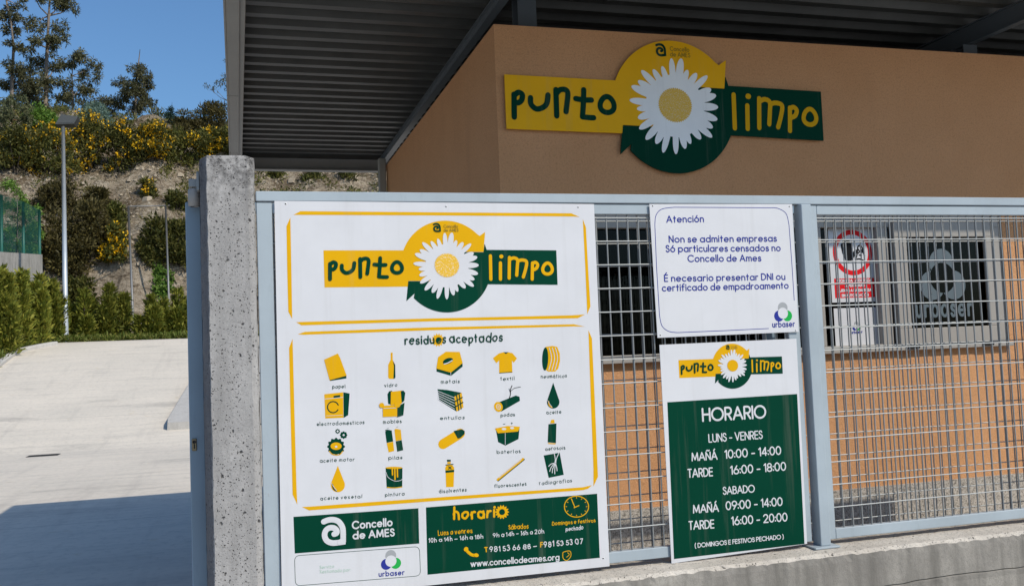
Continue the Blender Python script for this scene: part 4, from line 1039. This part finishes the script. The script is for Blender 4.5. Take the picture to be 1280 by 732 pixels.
rw0, rw1 = at(-40, 312, 43), at(53, 318, 48)
t = thing('retaining_wall', 'short grey concrete retaining wall behind the clipped conifers at far left', 'wall', tuple(rw1))
mb = MB(); d_ = Vector((rw1[0]-rw0[0], rw1[1]-rw0[1], 0)).normalized(); nrm = Vector((d_.y, -d_.x, 0))*-.3
vs = []
for p in (rw0, rw1):
    for off in (Vector((0, 0, 0)), nrm):
        for z in (rw1[2]-7, p[2]): vs.append((p[0]+off.x, p[1]+off.y, z))
mb.add(vs, [(0, 4, 5, 1), (2, 3, 7, 6), (1, 5, 7, 3), (4, 6, 7, 5), (0, 1, 3, 2)]); mb.build('wall_body', 'retain', t)
t = thing('wire_fence', 'green wire fence panels on posts along the top of the grey retaining wall', 'fence', tuple(rw1))
ftop = []
for i, (px_, ptop) in enumerate(((-28, 236), (5.6, 243), (33, 252), (53, 262))):
    u = (px_+40)/93; base = np.array(rw0)*(1-u)+np.array(rw1)*u; base = at(px_, 312+6*u, base[1]); tp = at(px_, ptop, base[1]); ftop.append((base, tp))
    mb = MB(); c_ = base+np.array([nrm.x/2, nrm.y/2, 0]); mb.tube([(c_[0], c_[1], c_[2]-.05), (c_[0], c_[1], tp[2])], .07, 6); mb.build('post', 'green_metal', t)
mb = MB()
for (b0, t0), (b1, t1) in zip(ftop, ftop[1:]):
    o_ = np.array([nrm.x/2, nrm.y/2, 0])
    for k in range(25):
        u = k/24; p = b0*(1-u)+b1*u+o_; q = t0*(1-u)+t1*u+o_; mb.tube([p, (p[0], p[1], q[2])], .007, 4, 0, False, False)
    for k in range(30):
        v = k/29; p = b0*(1-v)+t0*v+o_; q = b1*(1-v)+t1*v+o_; mb.tube([p, q], .007, 4, 0, False, False)
mb.build('wire_panel', 'green_metal', t)
t = thing('hilltop_fence', 'green chain-link fence on thin posts along the top of the hill', 'fence', tuple(at(197, 165, 76)))
pts = []
for px_, yt, yb in ((88, 158, 178), (140, 150, 175), (197.5, 142, 172), (255, 137, 170), (310, 132, 165)):
    p, q = at(px_, yb+8, 76), at(px_, yt, 76); pts.append((p, q)); mb = MB(); mb.tube([p, q], .09, 6); mb.build('post', 'green_metal', t)
mb = MB(); p, q = at(92, 154, 76), at(110, 172, 76); mb.tube([p, q], .08, 6); mb.build('brace', 'green_metal', t)
mb = MB()
for (p0, q0), (p1, q1) in zip(pts, pts[1:]):
    n_ = 16
    for k in range(-6, n_+1):
        for s_ in (1, -1):
            a_ = k/n_; b_ = (k+6)/n_
            u0, v0, u1, v1 = a_, 0.0, b_, 1.0
            if u0 < 0: v0 = -u0/(b_-a_); u0 = 0
            if u1 > 1: v1 = (1-a_)/(b_-a_); u1 = 1
            if s_ < 0: u0, u1 = 1-u0, 1-u1
            f_ = lambda u, v: (p0*(1-u)+p1*u)*(1-v)+(q0*(1-u)+q1*u)*v
            mb.tube([f_(u0, v0), f_(u1, v1)], .011, 3, 0, False, False)
    mb.tube([q0, q1], .02, 4, 0, False, False)
mb.build('chain_link', 'green_metal', t)

# ------------------------------------------------------------------ plants
def leaves(blobs, n, L, Wd, rng, shell=.45, up=0.0, droop=0.0):
    """numpy cloud of small leaf quads spread through a set of ellipsoids (cx,cy,cz,rx,ry,rz)"""
    B = np.array(blobs, float); wt = B[:, 3]*B[:, 4]+B[:, 4]*B[:, 5]; wt /= wt.sum()
    k = rng.choice(len(B), n, p=wt); d = rng.normal(size=(n, 3)); d /= np.linalg.norm(d, axis=1)[:, None]
    r = rng.random(n)**shell
    c = B[k, :3]+d*B[k, 3:]*r[:, None]
    ax = rng.normal(size=(n, 3))*.7+d*.8; ax[:, 2] += up-droop; ax /= np.linalg.norm(ax, axis=1)[:, None]
    sd_ = np.cross(ax, rng.normal(size=(n, 3))); sd_ /= np.linalg.norm(sd_, axis=1)[:, None]
    l = L*(.6+.8*rng.random(n))[:, None]; w_ = Wd*(.6+.8*rng.random(n))[:, None]
    v = np.stack([c, c+ax*l*.5+sd_*w_*.5, c+ax*l, c+ax*l*.5-sd_*w_*.5], 1).reshape(-1, 3)
    return v
def leafobj(name, v, mat, parent):
    n = len(v)//4; me = bpy.data.meshes.new(name)
    me.vertices.add(len(v)); me.vertices.foreach_set('co', v.astype(np.float32).ravel())
    me.loops.add(4*n); me.loops.foreach_set('vertex_index', np.arange(4*n, dtype=np.int32))
    me.polygons.add(n); me.polygons.foreach_set('loop_start', np.arange(0, 4*n, 4, dtype=np.int32))
    me.materials.append(M[mat]); me.update(calc_edges=True); me.validate()
    o = bpy.data.objects.new(name, me); col.objects.link(o); o.parent = parent; return o
def scale_at(p): 
    return float(RM[2] @ (np.array(p)-CAM))/FPX      # metres per photo pixel at p
def shrub(name, label, cat, pos, w_, h, mat, n=2600, leaf_=.16, flower=0, seed=1, group=None, wide=.9, up=.25, lumps=16):
    rng = np.random.default_rng(seed); t = thing(name, label, cat, tuple(pos), group)
    bl = []
    for i in range(lumps):
        a = rng.random()*2*math.pi; rr = rng.random()**.6; z = rng.random()
        k = math.sqrt(max(.05, 1-z*z*.85))
        s_ = rng.uniform(.16, .30)
        bl.append((math.cos(a)*rr*w_/2*k*.8, math.sin(a)*rr*w_/2*k*wide*.8, h*(.12+.72*z), w_*s_, w_*s_*wide, h*rng.uniform(.12, .22)))
    leafobj('foliage', leaves(bl, n, leaf_, leaf_*.36, rng, .42, up), mat, t)
    if flower:
        sel = [b for b in bl if rng.random() < .62] or bl[:4]
        cl = []
        for i in range(flower//9):
            b = sel[rng.integers(len(sel))]; d = rng.normal(size=3); d[2] += .25; d /= np.linalg.norm(d)
            cl.append((b[0]+d[0]*b[3]*1.02, b[1]+d[1]*b[4]*1.02, b[2]+d[2]*b[5]*1.02, .16, .16, .2))
        leafobj('flowers', leaves(cl, flower, leaf_*.62, leaf_*.42, rng, .5, .3), 'flower', t)
    m = MB()
    for i in range(6):
        a = i*1.05+seed; m.tube([(0, 0, -.3), (math.cos(a)*w_*.1, math.sin(a)*w_*.1, h*.3), (math.cos(a)*w_*.25, math.sin(a)*w_*.25, h*.62)], [.05, .035, .012], 5, 0)
    o = m.build('stem', 'bark_dark', None); o.parent = t
    return t
def conifer(label, pos, w_, h, seed, n=3800, mat='thuja', name='conifer_shrub', cat='shrub', group=None, L=.26, tip=.25):
    rng = np.random.default_rng(seed); t = thing(name, label, cat, tuple(pos), group)
    k = rng.integers(0, 7, n); z = rng.random(n)**.75; a = rng.random(n)*2*math.pi
    oa = rng.random(7)*2*math.pi; orr = np.where(np.arange(7) == 0, 0, rng.uniform(.22, .42, 7))*w_; oh = np.where(np.arange(7) == 0, 1, rng.uniform(.5, .98, 7)); ow = rng.uniform(.42, .62, 7)
    lob = 1+.25*np.sin(a*3+seed+z*4+k)+.18*np.sin(a*7+2*seed-z*9)+.15*np.sin(z*23+a*2)
    R = w_/2*ow[k]*np.minimum(1, (1.05-z)**.7*1.25*(.8+z*.3))*lob
    r = R*rng.random(n)**.42
    lean = z*.15*w_
    c = np.stack([np.cos(a)*r+np.cos(oa[k])*(orr[k]+lean*(k > 0)), np.sin(a)*r+np.sin(oa[k])*(orr[k]+lean*(k > 0)), z*h*.96*oh[k]], 1)
    ax = np.stack([np.cos(a)*.75, np.sin(a)*.75, np.full(n, .75)], 1)+rng.normal(size=(n, 3))*.4; ax /= np.linalg.norm(ax, axis=1)[:, None]
    sd_ = np.cross(ax, rng.normal(size=(n, 3))); sd_ /= np.linalg.norm(sd_, axis=1)[:, None]
    l = L*(.6+.9*rng.random(n))[:, None]; ww = L*.34*(.6+.8*rng.random(n))[:, None]
    v = np.stack([c, c+ax*l*.5+sd_*ww*.5, c+ax*l, c+ax*l*.5-sd_*ww*.5], 1).reshape(-1, 3)
    leafobj('foliage', v, mat, t)
    m = MB(); m.tube([(0, 0, -.3), (0, 0, h*.55), (0, 0, h*.9)], [.09, .05, .015], 6); o = m.build('stem', 'bark_dark', None); o.parent = t
    return t
def tree(label, pos, trunk, limbs, clumps, mat, seed, n=3000, leaf_=.3, r0=.22, bark='bark', name='eucalyptus_tree', droop=.35, cat='tree', group=None, aspect=.28):
    """trunk: points relative to pos; limbs: list of point lists; clumps: ellipsoids"""
    rng = np.random.default_rng(seed); t = thing(name, label, cat, tuple(pos), group)
    m = MB(); k = len(trunk); m.tube(trunk, [r0*(.8-.68*i/(k-1)) for i in range(k)], 8)
    for lb in limbs: m.tube(lb, [r0*.34*(1-.8*i/(len(lb)-1)) for i in range(len(lb))], 5)
    o = m.build('trunk', bark, None); o.parent = t
    sub = []
    for (x, y, z, a, b_, c_) in clumps:
        for i in range(8):
            d = rng.normal(size=3); d /= np.linalg.norm(d); q = rng.uniform(.3, 1.15)
            k = rng.uniform(.14, .36)
            sub.append((x+d[0]*a*q, y+d[1]*b_*q, z+d[2]*c_*q, a*k*1.2, b_*k*1.2, c_*k*1.3))
    leafobj('crown', leaves(sub, int(n*1.5), leaf_*.9, leaf_*aspect*.85, rng, .62, 0, droop), mat, t)
    return t
def gum(label, base_px, Y, tops, clump_px, mat, seed, n, leaf_, r0, bark='bark', name='eucalyptus_tree', group=None, zbase=None, droop=.35):
    """builds a tree at depth Y from its trunk line and the clumps read off the photo, as a real volume"""
    b = at(*base_px, Y); b[2] = min(b[2], hz(b[0], Y)) if zbase is None else zbase
    rng = random.Random(seed); s_ = scale_at(b)
    tr = [(0, 0, -.3)]+[tuple(at(x, y, Y)-b) for x, y in tops]
    cl = []; lb = []
    for (x, y, w_, h) in clump_px:
        dy = rng.uniform(-.9, .9)*w_*s_; p = at(x, y, Y+dy)-b
        cl.append((p[0], p[1], p[2], w_*s_*.56, w_*s_*.56, h*s_*.62))
        best = min(tr, key=lambda q: abs(q[2]-(p[2]-abs(p[0]-q[0])*.9)))
        mid = ((best[0]+p[0])/2, (best[1]+p[1])/2, best[2]+(p[2]-best[2])*.35)
        lb.append([best, mid, tuple(p)])
    return tree(label, b, tr, lb, cl, mat, seed, n, leaf_, r0, bark, name, droop, 'tree', group)
HT = 'trees on the hilltop'
gum('tallest eucalyptus with pale bare trunk, its crown running out of the top', (57, 130), 80, [(57, 100), (59, 60), (61, 20), (63, -15), (66, -50)],
    [(40, -8, 30, 22), (75, 4, 32, 24), (90, 8, 18, 20), (62, -30, 40, 26), (48, 28, 26, 22), (72, 34, 26, 20), (60, 52, 34, 22), (80, 44, 18, 14), (44, 74, 24, 20), (70, 80, 26, 22), (55, 100, 30, 20), (40, 50, 16, 12), (46, 112, 24, 22), (70, 110, 20, 20)], 'euca', 11, 5200, .36, .24, group=HT)
gum('slim eucalyptus with sparse dark tufts on a thin trunk at the far left edge', (14, 135), 78, [(15, 100), (17, 60), (14, 30), (8, 0), (4, -20)],
    [(8, 12, 26, 26), (20, 32, 22, 18), (14, 40, 18, 14), (18, 55, 20, 10), (28, 62, 14, 8), (12, 78, 12, 10), (20, 88, 22, 18), (8, 108, 22, 22), (30, 112, 26, 24), (22, 8, 14, 8)], 'euca', 12, 2900, .34, .2, group=HT)
gum('short open-crowned eucalyptus with a forked right limb beside the tallest trunk', (91, 150), 79, [(91, 120), (90, 95), (92, 72)],
    [(92, 70, 24, 16), (84, 82, 22, 14), (104, 70, 14, 12), (106, 98, 24, 18), (119, 88, 16, 18), (120, 80, 14, 10), (112, 112, 26, 20), (88, 106, 20, 24), (80, 122, 28, 22), (100, 124, 26, 16)], 'euca', 13, 3000, .32, .13, group=HT)
gum('dense dark rounded eucalyptus with one bare sprig above its crown', (169, 165), 79, [(169, 140), (170, 110), (172, 88), (174, 72), (175, 62)],
    [(160, 98, 30, 22), (178, 95, 24, 22), (150, 104, 22, 22), (184, 112, 20, 26), (166, 118, 36, 26), (148, 128, 34, 22), (172, 132, 40, 24), (136, 134, 18, 16), (178, 86, 14, 10), (188, 104, 10, 14)], 'euca', 14, 5200, .3, .16, group=HT)
gum('thin spreading tree whose leafy branch tips show left of the canopy edge', (292, 150), 74, [(292, 130), (293, 105), (294, 85)],
    [(276, 105, 14, 9), (284, 110, 12, 8), (286, 100, 8, 6), (284, 78, 6, 8), (268, 110, 10, 4), (300, 95, 30, 24), (310, 115, 30, 24), (258, 107, 6, 3)], 'euca', 15, 800, .3, .1, group=HT)
gum('young drooping eucalyptus with reddish stem and pale hanging leaves at the left edge', (17, 224), 62, [(17, 200), (16, 175), (15, 150), (12, 130)],
    [(12, 140, 36, 24), (30, 150, 24, 22), (6, 160, 30, 26), (26, 168, 34, 26), (10, 182, 36, 24), (36, 178, 22, 22), (20, 196, 40, 20), (42, 196, 16, 18), (2, 200, 20, 18), (14, 124, 22, 14)], 'euca_pale', 16, 4200, .28, .08, 'bark_red', group=HT, droop=.9)
gum('slender young birch with fresh light green leaves behind the green wire fence', (22, 335), 48.9, [(22, 300), (22, 260), (20, 225)],
    [(18, 238, 20, 20), (28, 252, 22, 20), (14, 262, 24, 20), (34, 270, 24, 24), (20, 286, 34, 22), (42, 290, 22, 22), (36, 308, 28, 20), (12, 308, 24, 18), (10, 230, 12, 12), (44, 265, 12, 16)], 'fresh', 17, 4000, .2, .07, name='birch_tree', group='trees on the slope', droop=.1)
gum('small dark pointed spruce against the sky beside the green fence post', (214, 168), 73, [(214, 150), (215, 128)],
    [(214, 140, 10, 10), (212, 150, 20, 12), (218, 150, 18, 10), (214, 160, 28, 14), (206, 164, 20, 12)], 'spruce', 18, 2200, .22, .06, 'bark_dark', 'spruce_tree', HT, droop=-.3)
gum('grey-green eucalyptus filling the gap between the two trunks at far left', (36, 140), 83, [(36, 120), (37, 95), (38, 72)],
    [(34, 80, 22, 20), (44, 92, 24, 20), (26, 98, 24, 22), (38, 112, 36, 22), (22, 124, 34, 24), (52, 126, 34, 24), (36, 136, 50, 20), (76, 136, 40, 20)], 'euca', 21, 4200, .3, .16, group=HT)
gum('low pale eucalyptus crown between the forked tree and the rounded dark tree', (122, 165), 82, [(122, 150), (123, 130)],
    [(118, 134, 24, 16), (130, 140, 26, 16), (108, 142, 24, 16), (140, 146, 26, 16), (120, 152, 44, 18)], 'euca_pale', 22, 2600, .26, .1, group=HT)
# pale blue-green young gum leaves behind the gorse
def place(px, py): return hit(px, py, 44)
PL = [  # kind, px, py_base, w, h, label, extra
 ('gorse', 20, 214, 60, 60, 'dark broom bush flecked with yellow at the far left end of the hilltop row', dict(flower=260)),
 ('gorse', 62, 214, 62, 66, 'broad yellow-flecked gorse bush directly behind the lamp head', dict(flower=900)),
 ('gorse', 110, 216, 64, 74, 'large gorse bush with yellow flowers right of the lamp head', dict(flower=1100)),
 ('gorse', 150, 214, 60, 66, 'dark gorse bush with yellow flowers low on its front, below the rounded eucalyptus', dict(flower=520)),
 ('gorse', 186, 200, 56, 48, 'brightest gorse bush, thick with yellow flowers, in the middle of the hilltop row', dict(flower=1700)),
 ('gorse', 224, 206, 52, 48, 'dark green broom bush with few flowers below the small spruce', dict(flower=60)),
 ('gorse', 262, 198, 54, 40, 'gorse bush with yellow patches just left of the canopy edge', dict(flower=800)),
 ('gorse', 300, 196, 50, 50, 'dark gorse bush partly hidden behind the canopy edge', dict(flower=200)),
 ('bush', 236, 176, 44, 40, 'brownish broom with upright twigs against the sky near the canopy edge', dict(mat='brown_broom')),
 ('bush', 268, 172, 50, 46, 'tall brown-green broom with feathery top right of the sky gap', dict(mat='brown_broom')),
 ('bush', 118, 160, 52, 30, 'pale blue-green young eucalyptus growth behind the gorse', dict(mat='glaucous')),
 ('bush', 55, 162, 48, 30, 'fresh green bush at the foot of the tallest eucalyptus', dict(mat='fresh')),
 ('bush', 80, 345, 72, 92, 'big dark brown-green broom covering the slope behind the lamp post', dict(mat='brown_broom', n=5200)),
 ('bush', 112, 332, 54, 88, 'tall dark broom with a few yellow flowers left of the bright orange gorse', dict(mat='brown_broom', flower=70, n=3600)),
 ('gorse', 147, 325, 36, 44, 'orange-yellow flowering gorse on the ledge above the rock outcrop', dict(flower=1300)),
 ('bush', 144, 288, 30, 38, 'small green shrub on the bare slope left of the pipe frame top', dict(mat='broom')),
 ('bush', 196, 335, 44, 66, 'green broom between the two uprights of the pipe frame', dict(mat='broom', n=3200)),
 ('bush', 224, 332, 34, 56, 'dark green broom right of the pipe frame beside the gate leaf', dict(mat='broom')),
 ('gorse', 184, 244, 24, 22, 'small lone gorse tuft high on the bare earth slope', dict(flower=160, n=900)),
 ('bush', 58, 420, 40, 70, 'dark shrub in the shade between conifers and the lamp post', dict(mat='broom')),
 ('bush', 100, 400, 50, 50, 'low green shrub below the dark broom right of the lamp post', dict(mat='broom')),
 ('bush', 70, 262, 50, 40, 'scrubby brown broom high on the slope just right of the green wire fence', dict(mat='brown_broom', n=2600)),
 ('bush', 122, 262, 34, 30, 'half-dry broom on the bare slope above the dark broom', dict(mat='brown_broom', n=1800)),
 ('bush', 222, 262, 30, 24, 'small olive shrub on the bare slope beside the pillar bracket', dict(mat='broom', n=1500)),
 ('bush', 345, 222, 26, 12, 'low tuft on the slope under the back edge of the canopy', dict(mat='broom', n=500)),
 ('bush', 390, 221, 30, 10, 'flat green tuft under the middle of the back canopy edge', dict(mat='broom', n=500)),
 ('bush', 432, 222, 30, 14, 'dark tuft on the slope near the corner post of the building', dict(mat='broom', n=500)),
]
for i, (kind, px, py, w_, h, lab, ex) in enumerate(PL):
    p = place(px, py); s_ = scale_at(p); kw = dict(ex); mat = kw.pop('mat', 'broom'); n = kw.pop('n', 2800)
    p.z -= .3
    shrub('gorse_bush' if kind == 'gorse' else 'broom_bush' if mat in ('broom', 'brown_broom') else 'leafy_bush', lab, 'bush', p, w_*s_, h*s_+.3, mat, n=int(n*1.3), leaf_=.24 if mat != 'fresh' else .26, seed=40+i, group='bushes on the hillside', up=.45 if mat != 'fresh' else .1, lumps=20, **kw)
CF = [(2, 428, 39, 40, 96, 'nearest clipped golden conifer cut by the left picture edge'), (30, 427, 41, 36, 92, 'golden-green conifer in front of the retaining wall, second from the left'),
      (51, 426, 42.5, 32, 84, 'golden-green conifer under the end of the retaining wall'), (67, 425, 43.5, 26, 76, 'narrow golden conifer just left of the lamp post foot'),
      (106, 428, 44.5, 36, 66, 'bushy golden conifer right of the lamp post at the ramp top'), (138, 428, 45, 32, 74, 'golden conifer left of the pipe frame foot'),
      (190, 428, 45, 34, 60, 'golden conifer between the pipe frame uprights at the ramp top'), (224, 428, 45.5, 38, 68, 'golden conifer beside the gate leaf at the ramp top'), (262, 428, 46, 46, 70, 'golden conifer hidden mostly behind the concrete pillar')]
for i, (px, py, Y, w_, h, lab) in enumerate(CF):
    p = at(px, py, Y); p[2] = hz(p[0], Y)-.1; s_ = scale_at(p); top_ = at(px, py-h, Y)[2]
    conifer(lab, p, w_*s_*1.15, top_-p[2], 70+i, 5600, group='conifers along the ramp top')
t = thing('ivy', 'bright green ivy trailing down the rock face between the pipe frame uprights', 'plant', tuple(at(198, 345, 49)))
rng = np.random.default_rng(3); bl = []
for px, y0, y1 in ((196, 332, 366), (200, 340, 372), (210, 345, 368)):
    for k in range(7):
        p = hit(px+rng.uniform(-3, 3), y0+(y1-y0)*k/6, 44)-t.location; bl.append((p[0], p[1]-.1, p[2], .28, .18, .3))
leafobj('foliage', leaves(bl, 900, .18, .14, rng, .6, 0, .3), 'fresh', t)
# ground cover nobody could count
rng = np.random.default_rng(9); bl = []
for i in range(900):
    y = rng.uniform(50.5, 76); x = rng.uniform(-22, 14)
    if noise.noise(Vector((x*.22, y*.22, 7))) < (.02 if y < 65 else -.3): continue
    bl.append((x, y, hz(x, y)+.12, rng.uniform(.3, .8), rng.uniform(.3, .7), rng.uniform(.2, .55)))
v = leaves(bl, 26000, .24, .09, rng, .5, .5)
mb = MB(); rr = random.Random(77)
for i in range(1500):
    y = rr.uniform(48.6, 67); x = rr.uniform(-20, 14); r = rr.uniform(.05, .16)*(2.2 if rr.random() < .08 else 1); z = hz(x, y)
    a0 = rr.random()*6; k = 5
    base = [(x+r*rr.uniform(.7, 1.25)*math.cos(a0+j*1.2566), y+r*rr.uniform(.7, 1.25)*math.sin(a0+j*1.2566), z-r*.3) for j in range(k)]
    mid = [(x+(p[0]-x)*.8, y+(p[1]-y)*.8, z+r*rr.uniform(.3, .7)) for p in base]; tp = (x+r*rr.uniform(-.2, .2), y, z+r*rr.uniform(.6, .9))
    mb.add(base+mid+[tp], [(j, (j+1) % k, k+(j+1) % k, k+j) for j in range(k)]+[(k+j, k+(j+1) % k, 2*k) for j in range(k)])
tag(mb.build('rubble', 'stone'), 'loose stones scattered over the earth slope', 'stones', None, 'stuff')
o = leafobj('undergrowth', v, 'broom', None); tag(o, 'low scrub scattered over the earth slope', 'scrub', None, 'stuff')
bl = []
for i in range(500):
    y = rng.uniform(49.5, 76); x = rng.uniform(-22, 16); bl.append((x, y, hz(x, y)+.02, .5, .4, .1))
o = leafobj('dry_grass', leaves(bl, 6000, .3, .05, rng, .5, .5), 'dry', None); tag(o, 'dry grass tufts on the earth slope', 'grass', None, 'stuff')
bl = []
for i in range(260):
    y = rng.uniform(30, 43); x = -9.05-rng.random()**1.5*3.5+(1.2*((y-38.5)/2.5)**2 if y > 38.5 else 0)*.4; bl.append((x, y, hz(x, y)+.1, .3, .3, .16))
for i in range(240):
    y = rng.uniform(42.6, 44.5); x = rng.uniform(-9.5, 1); bl.append((x, y, hz(x, y)+.1, .3, .2, .16))
o = leafobj('verge_grass', leaves(bl, 15000, .22, .05, rng, .6, .9), 'grass', None); tag(o, 'rough green grass along the ramp edge', 'grass', None, 'stuff')
